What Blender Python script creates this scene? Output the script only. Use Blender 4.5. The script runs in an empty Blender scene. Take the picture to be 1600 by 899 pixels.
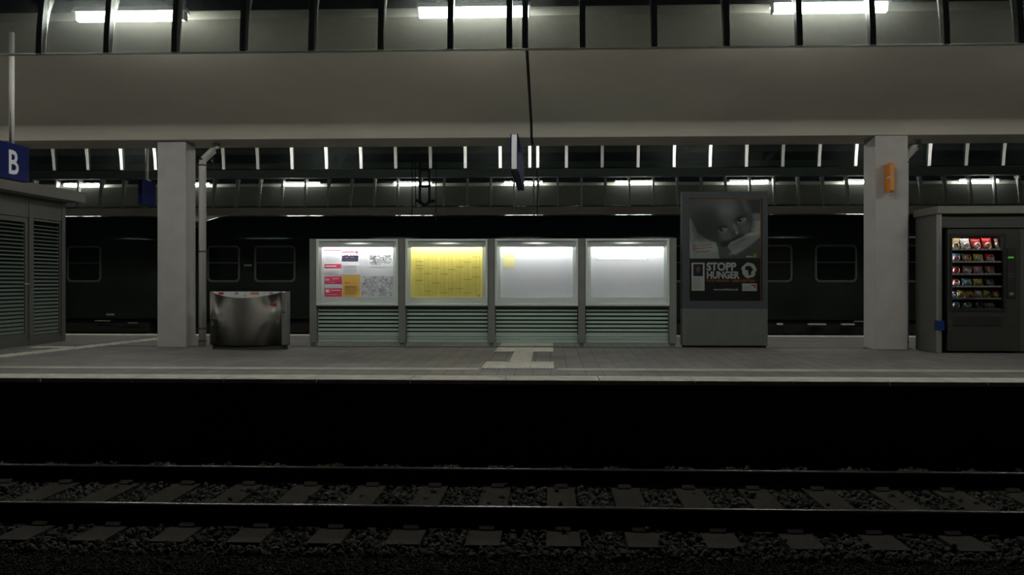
import bpy, math, random
import numpy as np
from mathutils import Vector
random.seed(7)
rng = np.random.default_rng(7)
S = bpy.context.scene
C = S.collection
PI = math.pi

# ------------------------------------------------------------------ camera, world, exposure
YAW = math.atan(60 / 1438)
cam_d = bpy.data.cameras.new('camera')
cam_d.sensor_width = 36
cam_d.lens = 36 * 1438 / 1600
cam_d.shift_y = -9.5 / 1600
cam_d.clip_end = 300
cam = bpy.data.objects.new('camera', cam_d)
C.objects.link(cam)
cam.location = (0, 0, 1.04)
cam.rotation_euler = (PI / 2, 0, YAW)
S.camera = cam

w = bpy.data.worlds.new('night')
S.world = w
w.use_nodes = True
w.node_tree.nodes['Background'].inputs[0].default_value = (0.55, 0.65, 0.75, 1)
w.node_tree.nodes['Background'].inputs[1].default_value = 0.004

S.view_settings.view_transform = 'Standard'
S.view_settings.look = 'None'
S.view_settings.gamma = 1
S.view_settings.use_curve_mapping = False
S.view_settings.exposure = 0.0

LAMP = 51.0          # radiance of the canopy strip lamps
CASE = 42.0          # radiance of the tubes in the display cases

# ------------------------------------------------------------------ materials
def mat(name, col, rough=0.6, metal=0.0, noise=0.0, nscale=8.0, bump=0.0, bscale=60.0,
        emit=None, estr=0.0, spec=0.5, stretch=None, trans=0.0):
    m = bpy.data.materials.new(name)
    m.use_nodes = True
    nt = m.node_tree
    b = nt.nodes['Principled BSDF']
    b.inputs['Base Color'].default_value = (*col, 1)
    b.inputs['Roughness'].default_value = rough
    b.inputs['Metallic'].default_value = metal
    b.inputs['Specular IOR Level'].default_value = spec
    if trans:
        b.inputs['Transmission Weight'].default_value = trans
    if emit:
        b.inputs['Emission Color'].default_value = (*emit, 1)
        b.inputs['Emission Strength'].default_value = estr
    if noise or bump:
        geo = nt.nodes.new('ShaderNodeNewGeometry')
        vec = geo.outputs['Position']
        if stretch:
            mp = nt.nodes.new('ShaderNodeMapping')
            mp.inputs['Scale'].default_value = stretch
            nt.links.new(vec, mp.inputs['Vector'])
            vec = mp.outputs['Vector']
    if noise:
        n = nt.nodes.new('ShaderNodeTexNoise')
        n.inputs['Scale'].default_value = nscale
        n.inputs['Detail'].default_value = 5
        nt.links.new(vec, n.inputs['Vector'])
        r = nt.nodes.new('ShaderNodeValToRGB')
        r.color_ramp.elements[0].position = 0.3
        r.color_ramp.elements[1].position = 0.7
        r.color_ramp.elements[0].color = (*[c * (1 - noise) for c in col], 1)
        r.color_ramp.elements[1].color = (*[min(1, c * (1 + noise)) for c in col], 1)
        nt.links.new(n.outputs['Fac'], r.inputs['Fac'])
        nt.links.new(r.outputs['Color'], b.inputs['Base Color'])
    if bump:
        n2 = nt.nodes.new('ShaderNodeTexNoise')
        n2.inputs['Scale'].default_value = bscale
        n2.inputs['Detail'].default_value = 3
        nt.links.new(vec, n2.inputs['Vector'])
        bp = nt.nodes.new('ShaderNodeBump')
        bp.inputs['Strength'].default_value = bump
        bp.inputs['Distance'].default_value = 0.01
        nt.links.new(n2.outputs['Fac'], bp.inputs['Height'])
        nt.links.new(bp.outputs['Normal'], b.inputs['Normal'])
    return m

def glass_mat(name, tint=(0.9, 0.95, 0.93), haze=0.0, hazecol=(0.7, 0.75, 0.72), refl=1.0):
    """thin pane: see-through with a mirror share by Fresnel and a film of dirt"""
    m = bpy.data.materials.new(name)
    m.use_nodes = True
    nt = m.node_tree
    for n in list(nt.nodes):
        nt.nodes.remove(n)
    out = nt.nodes.new('ShaderNodeOutputMaterial')
    tr = nt.nodes.new('ShaderNodeBsdfTransparent')
    tr.inputs[0].default_value = (*tint, 1)
    gl = nt.nodes.new('ShaderNodeBsdfGlossy')
    gl.inputs['Roughness'].default_value = 0.03
    fr = nt.nodes.new('ShaderNodeFresnel')
    fr.inputs['IOR'].default_value = 1.45
    mul = nt.nodes.new('ShaderNodeMath')
    mul.operation = 'MULTIPLY'
    mul.inputs[1].default_value = refl
    nt.links.new(fr.outputs[0], mul.inputs[0])
    mx = nt.nodes.new('ShaderNodeMixShader')
    nt.links.new(mul.outputs[0], mx.inputs[0])
    nt.links.new(tr.outputs[0], mx.inputs[1])
    nt.links.new(gl.outputs[0], mx.inputs[2])
    last = mx
    if haze:
        df = nt.nodes.new('ShaderNodeBsdfDiffuse')
        df.inputs[0].default_value = (*hazecol, 1)
        tl = nt.nodes.new('ShaderNodeBsdfTranslucent')
        tl.inputs[0].default_value = (*hazecol, 1)
        a = nt.nodes.new('ShaderNodeMixShader')
        a.inputs[0].default_value = 0.5
        nt.links.new(df.outputs[0], a.inputs[1])
        nt.links.new(tl.outputs[0], a.inputs[2])
        # uneven dirt
        geo = nt.nodes.new('ShaderNodeNewGeometry')
        nz = nt.nodes.new('ShaderNodeTexNoise')
        nz.inputs['Scale'].default_value = 14
        nz.inputs['Detail'].default_value = 6
        nt.links.new(geo.outputs['Position'], nz.inputs['Vector'])
        mr = nt.nodes.new('ShaderNodeMapRange')
        mr.inputs[1].default_value = 0.3
        mr.inputs[2].default_value = 0.75
        mr.inputs[3].default_value = haze * 0.6
        mr.inputs[4].default_value = haze * 1.5
        nt.links.new(nz.outputs['Fac'], mr.inputs[0])
        h = nt.nodes.new('ShaderNodeMixShader')
        nt.links.new(mr.outputs[0], h.inputs[0])
        nt.links.new(mx.outputs[0], h.inputs[1])
        nt.links.new(a.outputs[0], h.inputs[2])
        last = h
    nt.links.new(last.outputs[0], out.inputs[0])
    return m

def frosted_mat(name, col, opacity, through=0.35):
    m = bpy.data.materials.new(name)
    m.use_nodes = True
    nt = m.node_tree
    for n in list(nt.nodes):
        nt.nodes.remove(n)
    out = nt.nodes.new('ShaderNodeOutputMaterial')
    tr = nt.nodes.new('ShaderNodeBsdfTransparent')
    df = nt.nodes.new('ShaderNodeBsdfDiffuse')
    df.inputs[0].default_value = (*col, 1)
    tl = nt.nodes.new('ShaderNodeBsdfTranslucent')
    tl.inputs[0].default_value = (*col, 1)
    a = nt.nodes.new('ShaderNodeMixShader')
    a.inputs[0].default_value = through
    nt.links.new(df.outputs[0], a.inputs[1])
    nt.links.new(tl.outputs[0], a.inputs[2])
    h = nt.nodes.new('ShaderNodeMixShader')
    h.inputs[0].default_value = opacity
    nt.links.new(tr.outputs[0], h.inputs[1])
    nt.links.new(a.outputs[0], h.inputs[2])
    nt.links.new(h.outputs[0], out.inputs[0])
    return m

def emit_mat(name, col, strength):
    m = bpy.data.materials.new(name)
    m.use_nodes = True
    nt = m.node_tree
    for n in list(nt.nodes):
        nt.nodes.remove(n)
    out = nt.nodes.new('ShaderNodeOutputMaterial')
    e = nt.nodes.new('ShaderNodeEmission')
    e.inputs[0].default_value = (*col, 1)
    e.inputs[1].default_value = strength
    nt.links.new(e.outputs[0], out.inputs[0])
    return m

def paving_mat(name):
    m = mat(name, (0.2, 0.2, 0.19), 0.75)
    nt = m.node_tree
    b = nt.nodes['Principled BSDF']
    geo = nt.nodes.new('ShaderNodeNewGeometry')
    mp = nt.nodes.new('ShaderNodeMapping')
    mp.inputs['Rotation'].default_value = (0, 0, PI / 2)
    nt.links.new(geo.outputs['Position'], mp.inputs['Vector'])
    br = nt.nodes.new('ShaderNodeTexBrick')
    br.inputs['Color1'].default_value = (0.185, 0.180, 0.165, 1)
    br.inputs['Color2'].default_value = (0.155, 0.150, 0.138, 1)
    br.inputs['Mortar'].default_value = (0.085, 0.083, 0.075, 1)
    br.inputs['Scale'].default_value = 1
    br.inputs['Mortar Size'].default_value = 0.006
    br.inputs['Brick Width'].default_value = 0.4
    br.inputs['Row Height'].default_value = 0.2
    nt.links.new(mp.outputs['Vector'], br.inputs['Vector'])
    nz = nt.nodes.new('ShaderNodeTexNoise')
    nz.inputs['Scale'].default_value = 1.3
    nz.inputs['Detail'].default_value = 7
    nt.links.new(geo.outputs['Position'], nz.inputs['Vector'])
    mr = nt.nodes.new('ShaderNodeMapRange')
    mr.inputs[1].default_value = 0.3
    mr.inputs[2].default_value = 0.7
    mr.inputs[3].default_value = 0.78
    mr.inputs[4].default_value = 1.12
    nt.links.new(nz.outputs['Fac'], mr.inputs[0])
    mx = nt.nodes.new('ShaderNodeMix')
    mx.data_type = 'RGBA'
    mx.blend_type = 'MULTIPLY'
    mx.inputs[0].default_value = 1
    nt.links.new(br.outputs['Color'], mx.inputs[6])
    nt.links.new(mr.outputs[0], mx.inputs[7])
    nt.links.new(mx.outputs[2], b.inputs['Base Color'])
    bp = nt.nodes.new('ShaderNodeBump')
    bp.inputs['Strength'].default_value = 0.35
    bp.inputs['Distance'].default_value = 0.004
    bp.invert = True
    nt.links.new(br.outputs['Fac'], bp.inputs['Height'])
    nt.links.new(bp.outputs['Normal'], b.inputs['Normal'])
    return m

def vcol_mat(name):
    m = mat(name, (0.5, 0.5, 0.5), 0.45)
    nt = m.node_tree
    a = nt.nodes.new('ShaderNodeVertexColor')
    a.layer_name = 'print'
    nt.links.new(a.outputs['Color'], nt.nodes['Principled BSDF'].inputs['Base Color'])
    return m

M = {
    'paving': paving_mat('grey concrete pavers'),
    'kerb': mat('pale kerb concrete', (0.60, 0.585, 0.51), 0.75, noise=0.18, nscale=5, bump=0.2),
    'tactile': mat('pale tactile tile', (0.56, 0.55, 0.48), 0.7, noise=0.14, nscale=6),
    'strip': mat('worn guidance strip', (0.37, 0.36, 0.305), 0.75, noise=0.2, nscale=3),
    'slot': mat('dark drain slot', (0.07, 0.07, 0.065), 0.8),
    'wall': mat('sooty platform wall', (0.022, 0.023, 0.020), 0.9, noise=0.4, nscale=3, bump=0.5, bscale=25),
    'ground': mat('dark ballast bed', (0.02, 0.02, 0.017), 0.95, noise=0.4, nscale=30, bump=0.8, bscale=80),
    'stone': mat('ballast stone', (0.046, 0.046, 0.038), 0.85, noise=0.8, nscale=22),
    'grit': mat('fine gravel', (0.026, 0.028, 0.022), 0.9, noise=0.6, nscale=40),
    'railside': mat('rusty rail side', (0.022, 0.017, 0.013), 0.9, noise=0.3, nscale=20),
    'railtop': mat('worn bright rail head', (0.30, 0.30, 0.28), 0.25, metal=1, noise=0.25, nscale=6, stretch=(3, 20, 20)),
    'sleeper': mat('weathered sleeper', (0.022, 0.019, 0.010), 0.9, noise=0.3, nscale=10, bump=0.4, bscale=40, stretch=(6, 1, 6)),
    'soffit': mat('grey beige canopy sheet', (0.74, 0.71, 0.61), 0.7, noise=0.06, nscale=0.8),
    'beam': mat('grey beam', (0.50, 0.48, 0.42), 0.7, noise=0.08, nscale=2),
    'joint': mat('black joint rubber', (0.012, 0.012, 0.012), 0.8),
    'rib': mat('light grey painted steel', (0.80, 0.80, 0.76), 0.5),
    'sill': frosted_mat('translucent edge seal', (0.85, 0.87, 0.84), 0.95, 0.85),
    'pane': glass_mat('dirty skirt glass', (0.80, 0.84, 0.83), 0.04),
    'rearpane': glass_mat('tinted skirt glass', (0.55, 0.66, 0.62), 0.012),
    'clear': glass_mat('clear glass', (0.95, 0.97, 0.96), 0.0),
    'caseglass': glass_mat('display glass', (0.97, 0.98, 0.98), 0.006, refl=0.5),
    'clearband': glass_mat('banded glass', (0.72, 0.82, 0.78), 0.01, refl=0.7),
    'frost': frosted_mat('frosted green band', (0.74, 0.88, 0.80), 0.9),
    'frostdim': frosted_mat('frosted band', (0.40, 0.47, 0.43), 0.6),
    'lamp': emit_mat('strip lamp light', (1.0, 0.985, 0.93), LAMP),
    'lamphousing': mat('lamp housing', (0.55, 0.55, 0.55), 0.5),
    'column': mat('painted concrete column', (0.47, 0.465, 0.435), 0.8, noise=0.07, nscale=4, bump=0.25, bscale=90),
    'pipe': mat('grey downpipe', (0.58, 0.58, 0.53), 0.5, noise=0.06, nscale=3),
    'pipedark': mat('dark pipe clamp', (0.07, 0.07, 0.065), 0.6),
    'steel': mat('brushed stainless steel', (0.23, 0.225, 0.20), 0.54, metal=1, noise=0.06, nscale=30, stretch=(1, 1, 0.05)),
    'steelside': mat('stainless side', (0.45, 0.45, 0.43), 0.42, metal=1),
    'black': mat('black', (0.012, 0.012, 0.012), 0.7),
    'darkgrey': mat('dark grey plinth', (0.04, 0.04, 0.038), 0.7),
    'redprint': mat('red print', (0.50, 0.03, 0.03), 0.5),
    'label': mat('white sticker', (0.75, 0.75, 0.74), 0.5),
    'orange': mat('orange plastic', (0.72, 0.26, 0.03), 0.5),
    'postgrey': mat('grey steel post', (0.215, 0.22, 0.205), 0.5, noise=0.05, nscale=6),
    'caseframe': mat('pale grey case frame', (0.72, 0.80, 0.75), 0.45),
    'casewhite': mat('white case lining', (0.78, 0.79, 0.78), 0.6),
    'caseback': mat('grey white pinboard', (0.66, 0.67, 0.70), 0.7),
    'tube': emit_mat('display tube', (1.0, 0.99, 0.96), CASE),
    'diffuser': mat('frosted diffuser', (0.85, 0.86, 0.84), 0.6, emit=(1, 0.99, 0.93), estr=0.75),
    'paper': mat('white paper', (0.78, 0.78, 0.79), 0.8),
    'thinpaper': mat('grey printed paper', (0.62, 0.62, 0.64), 0.8),
    'redpaper': mat('crimson print', (0.62, 0.03, 0.09), 0.7),
    'crowd': mat('dark violet print', (0.035, 0.025, 0.06), 0.7),
    'greyink': mat('grey ink', (0.32, 0.32, 0.36), 0.8),
    'darkink': mat('dark ink', (0.10, 0.10, 0.11), 0.8),
    'palegrey': mat('pale ink', (0.52, 0.52, 0.58), 0.8),
    'orangepaper': mat('orange paper', (0.62, 0.36, 0.07), 0.8),
    'brownink': mat('brown ink', (0.28, 0.15, 0.04), 0.8),
    'yellowpaper': mat('yellow paper', (0.72, 0.61, 0.15), 0.8, noise=0.06, nscale=5, bump=0.3, bscale=7),
    'yellowink': mat('olive ink', (0.17, 0.15, 0.03), 0.8),
    'yellowfaint': mat('faint olive ink', (0.48, 0.41, 0.07), 0.8),
    'cream': mat('cream yellow paper', (0.75, 0.70, 0.32), 0.8),
    'standframe': mat('blue grey poster frame', (0.062, 0.074, 0.078), 0.5, spec=0.3),
    'standbase': mat('green grey panel', (0.115, 0.13, 0.115), 0.6, noise=0.05, nscale=4),
    'posterblack': mat('black poster ground', (0.022, 0.024, 0.022), 0.5),
    'posterwhite': mat('poster white', (0.72, 0.75, 0.70), 0.5),
    'posterorange': mat('poster orange', (0.55, 0.16, 0.03), 0.5),
    'postergold': mat('poster gold', (0.55, 0.36, 0.05), 0.5),
    'postermark': mat('poster red writing', (0.42, 0.15, 0.10), 0.5),
    'print': vcol_mat('printed photograph'),
    'navy': mat('navy blue sign', (0.010, 0.015, 0.085), 0.7, spec=0.12),
    'signwhite': mat('sign white', (0.75, 0.76, 0.78), 0.5),
    'alu': mat('sign aluminium edge', (0.55, 0.56, 0.60), 0.4, metal=0.3),
    'wire': mat('black wire', (0.01, 0.012, 0.012), 0.7),
    'kioskframe': mat('kiosk frame grey', (0.12, 0.12, 0.108), 0.55),
    'kioskroof': mat('kiosk roof grey', (0.21, 0.205, 0.18), 0.7, noise=0.06, nscale=3),
    'kioskin': mat('kiosk interior', (0.05, 0.055, 0.05), 0.9),
    'shelterside': mat('shelter panel', (0.14, 0.14, 0.125), 0.7, noise=0.05, nscale=3),
    'shelterroof': mat('shelter roof', (0.20, 0.20, 0.165), 0.7),
    'vend': mat('dark vending door', (0.036, 0.038, 0.032), 0.45),
    'vendin': mat('vending interior', (0.02, 0.02, 0.02), 0.6),
    'vendbody': mat('vending cabinet', (0.06, 0.062, 0.052), 0.5),
    'shelf': mat('shelf edge', (0.45, 0.46, 0.45), 0.4, metal=0.5),
    'coil': mat('spring wire', (0.75, 0.75, 0.75), 0.3, metal=1),
    'green': emit_mat('green display', (0.15, 0.9, 0.12), 0.28),
    'vendtube': emit_mat('vending tube', (1, 0.97, 0.92), 12.0),
    'blue': mat('blue sleeve', (0.008, 0.035, 0.15), 0.7, spec=0.2),
    'chrome': mat('bright metal', (0.6, 0.6, 0.57), 0.35, metal=0.9),
    'coach': mat('dark green coach paint', (0.009, 0.013, 0.009), 0.6, spec=0.1, noise=0.3, nscale=1.2),
    'coachroof': mat('glossy dark coach roof', (0.012, 0.015, 0.014), 0.12, spec=0.08),
    'winframe': mat('coach window frame', (0.05, 0.056, 0.046), 0.5),
    'winglass': mat('coach dark glass', (0.006, 0.009, 0.008), 0.08),
    'underframe': mat('underframe', (0.008, 0.008, 0.007), 0.9),
    'step': mat('pale stand-in bar', (0.45, 0.47, 0.40), 0.6),
    'plate': mat('coach plate', (0.20, 0.21, 0.17), 0.6),
}

def glow_mat():  # emission imitating the tube's glow on the mask, fading from the centre
    m = mat('painted header glow', (0.78, 0.79, 0.78), 0.6)
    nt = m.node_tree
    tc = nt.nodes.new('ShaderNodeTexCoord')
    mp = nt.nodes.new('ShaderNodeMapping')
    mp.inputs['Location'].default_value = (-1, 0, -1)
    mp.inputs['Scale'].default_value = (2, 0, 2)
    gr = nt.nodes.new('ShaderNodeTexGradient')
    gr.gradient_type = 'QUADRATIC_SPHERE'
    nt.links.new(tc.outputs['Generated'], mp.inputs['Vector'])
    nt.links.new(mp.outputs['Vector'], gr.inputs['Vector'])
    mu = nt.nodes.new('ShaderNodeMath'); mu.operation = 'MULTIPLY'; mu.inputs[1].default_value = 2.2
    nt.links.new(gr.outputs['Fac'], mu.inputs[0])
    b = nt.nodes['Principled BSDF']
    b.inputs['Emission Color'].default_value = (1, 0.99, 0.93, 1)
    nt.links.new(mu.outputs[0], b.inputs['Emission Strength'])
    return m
M['yellowmid'] = mat('olive rule ink', (0.16, 0.14, 0.02), 0.8)
M['polished'] = mat('polished drip rail', (0.8, 0.8, 0.78), 0.06, metal=1)
M['lens'] = glow_mat()
M['maskfrost'] = frosted_mat('opal mask', (0.86, 0.88, 0.86), 1.0, 0.45)
# brushed steel: grain runs sideways, so highlights smear upright
_b = M['steel'].node_tree.nodes['Principled BSDF']
_t = M['steel'].node_tree.nodes.new('ShaderNodeTangent')
_t.direction_type = 'RADIAL'; _t.axis = 'Z'
M['steel'].node_tree.links.new(_t.outputs[0], _b.inputs['Tangent'])
_b.inputs['Anisotropic'].default_value = 0.9
_b.inputs['Anisotropic Rotation'].default_value = 0.25

# ------------------------------------------------------------------ mesh helpers
def world_of(o):
    v = Vector((0, 0, 0))
    while o is not None:
        v += o.location
        o = o.parent
    return v

class MB:
    """collects simple solids; build() links them as one mesh object"""
    def __init__(self):
        self.v, self.f, self.m = [], [], []
    def face(self, idx, mi=0):
        self.f.append(idx); self.m.append(mi)
    def box(self, x0, x1, y0, y1, z0, z1, mi=0):
        b = len(self.v)
        self.v += [(x, y, z) for z in (z0, z1) for y in (y0, y1) for x in (x0, x1)]
        for q in ((0, 2, 3, 1), (4, 5, 7, 6), (0, 1, 5, 4), (2, 6, 7, 3), (0, 4, 6, 2), (1, 3, 7, 5)):
            self.face([b + i for i in q], mi)
        return self
    def prism_x(self, prof, x0, x1, mi=0):
        """profile of (y, z), extruded along x"""
        b, n = len(self.v), len(prof)
        self.v += [(x0, y, z) for y, z in prof] + [(x1, y, z) for y, z in prof]
        self.face([b + i for i in range(n)][::-1], mi)
        self.face([b + n + i for i in range(n)], mi)
        for i in range(n):
            j = (i + 1) % n
            self.face([b + i, b + j, b + n + j, b + n + i], mi)
        return self
    def prism_y(self, prof, y0, y1, mi=0):
        """outline of (x, z), extruded along y"""
        b, n = len(self.v), len(prof)
        self.v += [(x, y0, z) for x, z in prof] + [(x, y1, z) for x, z in prof]
        self.face([b + i for i in range(n)], mi)
        self.face([b + n + i for i in range(n)][::-1], mi)
        for i in range(n):
            j = (i + 1) % n
            self.face([b + j, b + i, b + n + i, b + n + j], mi)
        return self
    def tube(self, pts, r, n=8, mi=0):
        pts = [Vector(p) for p in pts]
        b = len(self.v)
        for i, p in enumerate(pts):
            d = (pts[min(i + 1, len(pts) - 1)] - pts[max(i - 1, 0)]).normalized()
            a = Vector((0, 0, 1)) if abs(d.z) < 0.9 else Vector((1, 0, 0))
            u = d.cross(a).normalized(); w_ = d.cross(u)
            for k in range(n):
                t = 2 * PI * k / n
                self.v.append(tuple(p + u * (r * math.cos(t)) + w_ * (r * math.sin(t))))
        for i in range(len(pts) - 1):
            for k in range(n):
                k2 = (k + 1) % n
                self.face([b + i * n + k, b + i * n + k2, b + (i + 1) * n + k2, b + (i + 1) * n + k], mi)
        self.face([b + k for k in range(n)][::-1], mi)
        self.face([b + (len(pts) - 1) * n + k for k in range(n)], mi)
        return self
    def mesh(self, name, mats, off=(0, 0, 0), smooth=False):
        me = bpy.data.meshes.new(name)
        me.from_pydata([(a - off[0], b - off[1], c - off[2]) for a, b, c in self.v], [], self.f)
        for k in (mats if isinstance(mats, (list, tuple)) else [mats]):
            me.materials.append(M[k])
        me.polygons.foreach_set('material_index', self.m)
        if smooth:
            me.polygons.foreach_set('use_smooth', [True] * len(self.f))
        me.validate()
        import bmesh
        bm = bmesh.new(); bm.from_mesh(me)
        bmesh.ops.recalc_face_normals(bm, faces=bm.faces)
        bm.to_mesh(me); bm.free()
        return me
    def build(self, name, mats, parent=None, smooth=False, bevel=0):
        """vertices are world coordinates; the origin goes to the parent's origin or the base centre"""
        if parent is not None:
            off = world_of(parent)
        else:
            a = np.array(self.v)
            lo, hi = a.min(0), a.max(0)
            off = Vector(((lo[0] + hi[0]) / 2, (lo[1] + hi[1]) / 2, lo[2]))
        o = bpy.data.objects.new(name, self.mesh(name, mats, off, smooth))
        C.objects.link(o)
        o.parent = parent
        if parent is None:
            o.location = off
        if bevel:
            md = o.modifiers.new('bevel', 'BEVEL')
            md.width = bevel; md.segments = 2; md.limit_method = 'ANGLE'
        return o

def box(name, mats, parent, *a, bevel=0):
    return MB().box(*a).build(name, mats, parent, bevel=bevel)

def tag(o, label=None, cat=None, group=None, kind=None):
    if label: o['label'] = label
    if cat: o['category'] = cat
    if group: o['group'] = group
    if kind: o['kind'] = kind
    return o

def thing(name, label, cat, loc, group=None, kind=None):
    o = bpy.data.objects.new(name, None)
    C.objects.link(o)
    o.location = loc
    o.empty_display_size = 0.1
    return tag(o, label, cat, group, kind)

def place(name, me, parent, loc):
    o = bpy.data.objects.new(name, me)
    C.objects.link(o)
    o.parent = parent
    o.location = loc
    return o

def copy_tree(o, parent=None):
    c = o.copy()
    C.objects.link(c)
    c.parent = parent
    for ch in list(o.children):
        copy_tree(ch, c)
    return c

def text(name, body, size, mk, parent, loc, rot=(PI / 2, 0, 0), bold=0.0, align='LEFT', sx=1.0, depth=0.0015, spacing=1.0):
    """lettering as a thin mesh; loc in world coordinates"""
    cu = bpy.data.curves.new(name, 'FONT')
    cu.body = body
    cu.size = size
    cu.extrude = depth
    cu.offset = bold
    cu.align_x = align
    cu.resolution_u = 3
    cu.space_character = spacing
    t = bpy.data.objects.new(name, cu)
    C.objects.link(t)
    dg = bpy.context.evaluated_depsgraph_get()
    me = bpy.data.meshes.new_from_object(t.evaluated_get(dg))
    bpy.data.objects.remove(t)
    me.materials.clear()
    me.materials.append(M[mk])
    o = bpy.data.objects.new(name, me)
    C.objects.link(o)
    o.parent = parent
    o.location = Vector(loc) - (world_of(parent) if parent else Vector((0, 0, 0)))
    o.rotation_euler = rot
    o.scale = (sx, 1, 1)
    return o

# ------------------------------------------------------------------ ground, platforms
EDGE, FAR = 9.69, 17.86
floor = MB().box(-16, 15, EDGE + 0.40, FAR - 0.42, -0.056, 0.0).build('floor', 'paving')
tag(floor, 'grey paved island platform between the two tracks', kind='structure')
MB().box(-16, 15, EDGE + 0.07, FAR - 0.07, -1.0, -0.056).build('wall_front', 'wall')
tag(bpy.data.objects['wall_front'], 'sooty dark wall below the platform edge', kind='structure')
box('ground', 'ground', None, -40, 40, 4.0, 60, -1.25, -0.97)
tag(bpy.data.objects['ground'], 'dark track bed in front of and behind the platform', kind='structure')
box('floor_far', 'paving', None, -26, 24, 29.6, 37.4, -0.97, 0.0)
tag(bpy.data.objects['floor_far'], 'next platform hidden behind the dark coaches', kind='structure')

# kerb slabs, 1 m each, fluted on top
def kerb_mesh(w_, sgn):
    m = MB()
    L = 0.99
    prof = [(0.0, -0.05), (0, -0.008), (0.008, 0.0)]
    y = 0.05
    while y + 0.03 < w_ - 0.03:
        prof += [(y, 0.0), (y + 0.006, -0.005), (y + 0.018, -0.005), (y + 0.024, 0.0)]
        y += 0.05
    prof += [(w_, 0.0), (w_, -0.05)]
    prof = [(p[0] * sgn, p[1]) for p in prof]
    m.prism_x(prof, 0, L)
    return m.mesh('kerb_slab', 'kerb')
kf, kr = kerb_mesh(0.40, 1), kerb_mesh(0.42, -1)
for i in range(-9, 9):
    place('kerb_slab', kf, floor, Vector((i - 0.48, EDGE, 0.004)) - floor.location)
for i in range(-15, 14):
    place('kerb_slab', kr, floor, Vector((i - 0.3, FAR, 0.004)) - floor.location)

# worn guidance strip behind the edge, left and right of the tactile field
for x0, x1 in ((-15.9, -0.84), (0.08, 14.9)):
    n = int((x1 - x0) / 1.0)
    for k in range(n):
        a = x0 + (x1 - x0) * k / n
        box('guidance_strip', 'strip', floor, a + 0.003, a + (x1 - x0) / n - 0.003, 10.72, 11.0, -0.02, 0.004)
# drain slot beneath the display cases
box('drain_slot', 'slot', floor, -8.0, 5.6, 14.48, 14.66, -0.02, 0.002)

# ribbed tactile tiles
def tile_mesh(wx, wy):
    m = MB()
    m.box(-wx / 2, wx / 2, -wy / 2, wy / 2, -0.01, 0.004)
    n = 6
    for k in range(n):
        x = -wx / 2 + wx * (k + 0.5) / n
        m.box(x - 0.012, x + 0.012, -wy / 2 + 0.004, wy / 2 - 0.004, 0.004, 0.009)
    return m.mesh('tactile_tile', 'tactile')
tm = tile_mesh(0.286, 0.30)
def tile(x, y, me=tm):
    place('tactile_tile', me, floor, Vector((x, y, 0)) - floor.location)
XT = (-0.68, -0.39, -0.10)
for r in range(3):
    for x in XT:
        tile(x, 11.10 + 0.305 * r)
for r in range(3, 8):
    tile(XT[1], 11.10 + 0.305 * r)
ts = tile_mesh(0.286, 0.285)
for y in (13.52, 13.81, 14.10, 14.39):
    for x in XT:
        if y > 13.6 or x == XT[1]: tile(x, y - 0.10, ts)
for r in range(3):
    for x in XT:
        tile(x, 14.85 + 0.305 * r)
for r in range(3, 7):
    tile(XT[1], 14.85 + 0.305 * r)
for x in XT:
    tile(x, 14.85 + 0.305 * 7)
# tactile trail to the left, running back along the waiting room
tl_ = tile_mesh(0.30, 0.30)
for k in range(15):
    y = 12.45 + 0.303 * k
    tile(-7.62 + (y - 12.45) * 0.135, y, tl_)
for k in range(2):
    tile(-7.72 - 0.303 * k, 14.2, tl_)

# ------------------------------------------------------------------ track
track = thing('railway_track', 'empty railway track with two bright rails on sleepers below the platform', 'railway track', (0, 8.1, -0.97))
def rail_profile(yc):
    s = [(0.075, 0), (0.075, 0.012), (0.012, 0.03), (0.009, 0.11), (0.034, 0.125), (0.036, 0.150), (0.028, 0.16)]
    z0 = -0.92
    return [(yc - a, z0 + b) for a, b in s] + [(yc + a, z0 + b) for a, b in s[::-1]]
for yc in (7.35, 8.85):
    r = MB().prism_x(rail_profile(yc), -16, 16).build('rail', 'railside', track)
    t = MB().prism_x([(yc - 0.016, -0.7605), (yc - 0.012, -0.7585), (yc + 0.012, -0.7585), (yc + 0.016, -0.7605)], -16, 16).build('rail_head', 'railtop', r)
    t['label'] = 'worn bright running surface'
sl = MB().box(-0.13, 0.13, 6.82 - 8.1, 9.40 - 8.1, -0.10, 0.0)
slm = sl.mesh('sleeper', 'sleeper')
x_sl0 = -0.50
for i in range(-11, 11):
    place('sleeper', slm, track, (x_sl0 + 0.6 * i + random.uniform(-.01, .01), 0, 0.05))
cl = MB()
cl.prism_x([(-0.045, 0), (-0.045, 0.012), (-0.01, 0.035), (0.01, 0.035), (0.01, 0)], -0.06, 0.06)
clm = cl.mesh('rail_clip', 'railside')
for i in range(-11, 11):
    for yc in (-0.75, 0.75):
        for s_ in (-1, 1):
            place('rail_clip', clm, track, (x_sl0 + 0.6 * i, yc + s_ * 0.092, 0.048))

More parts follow.
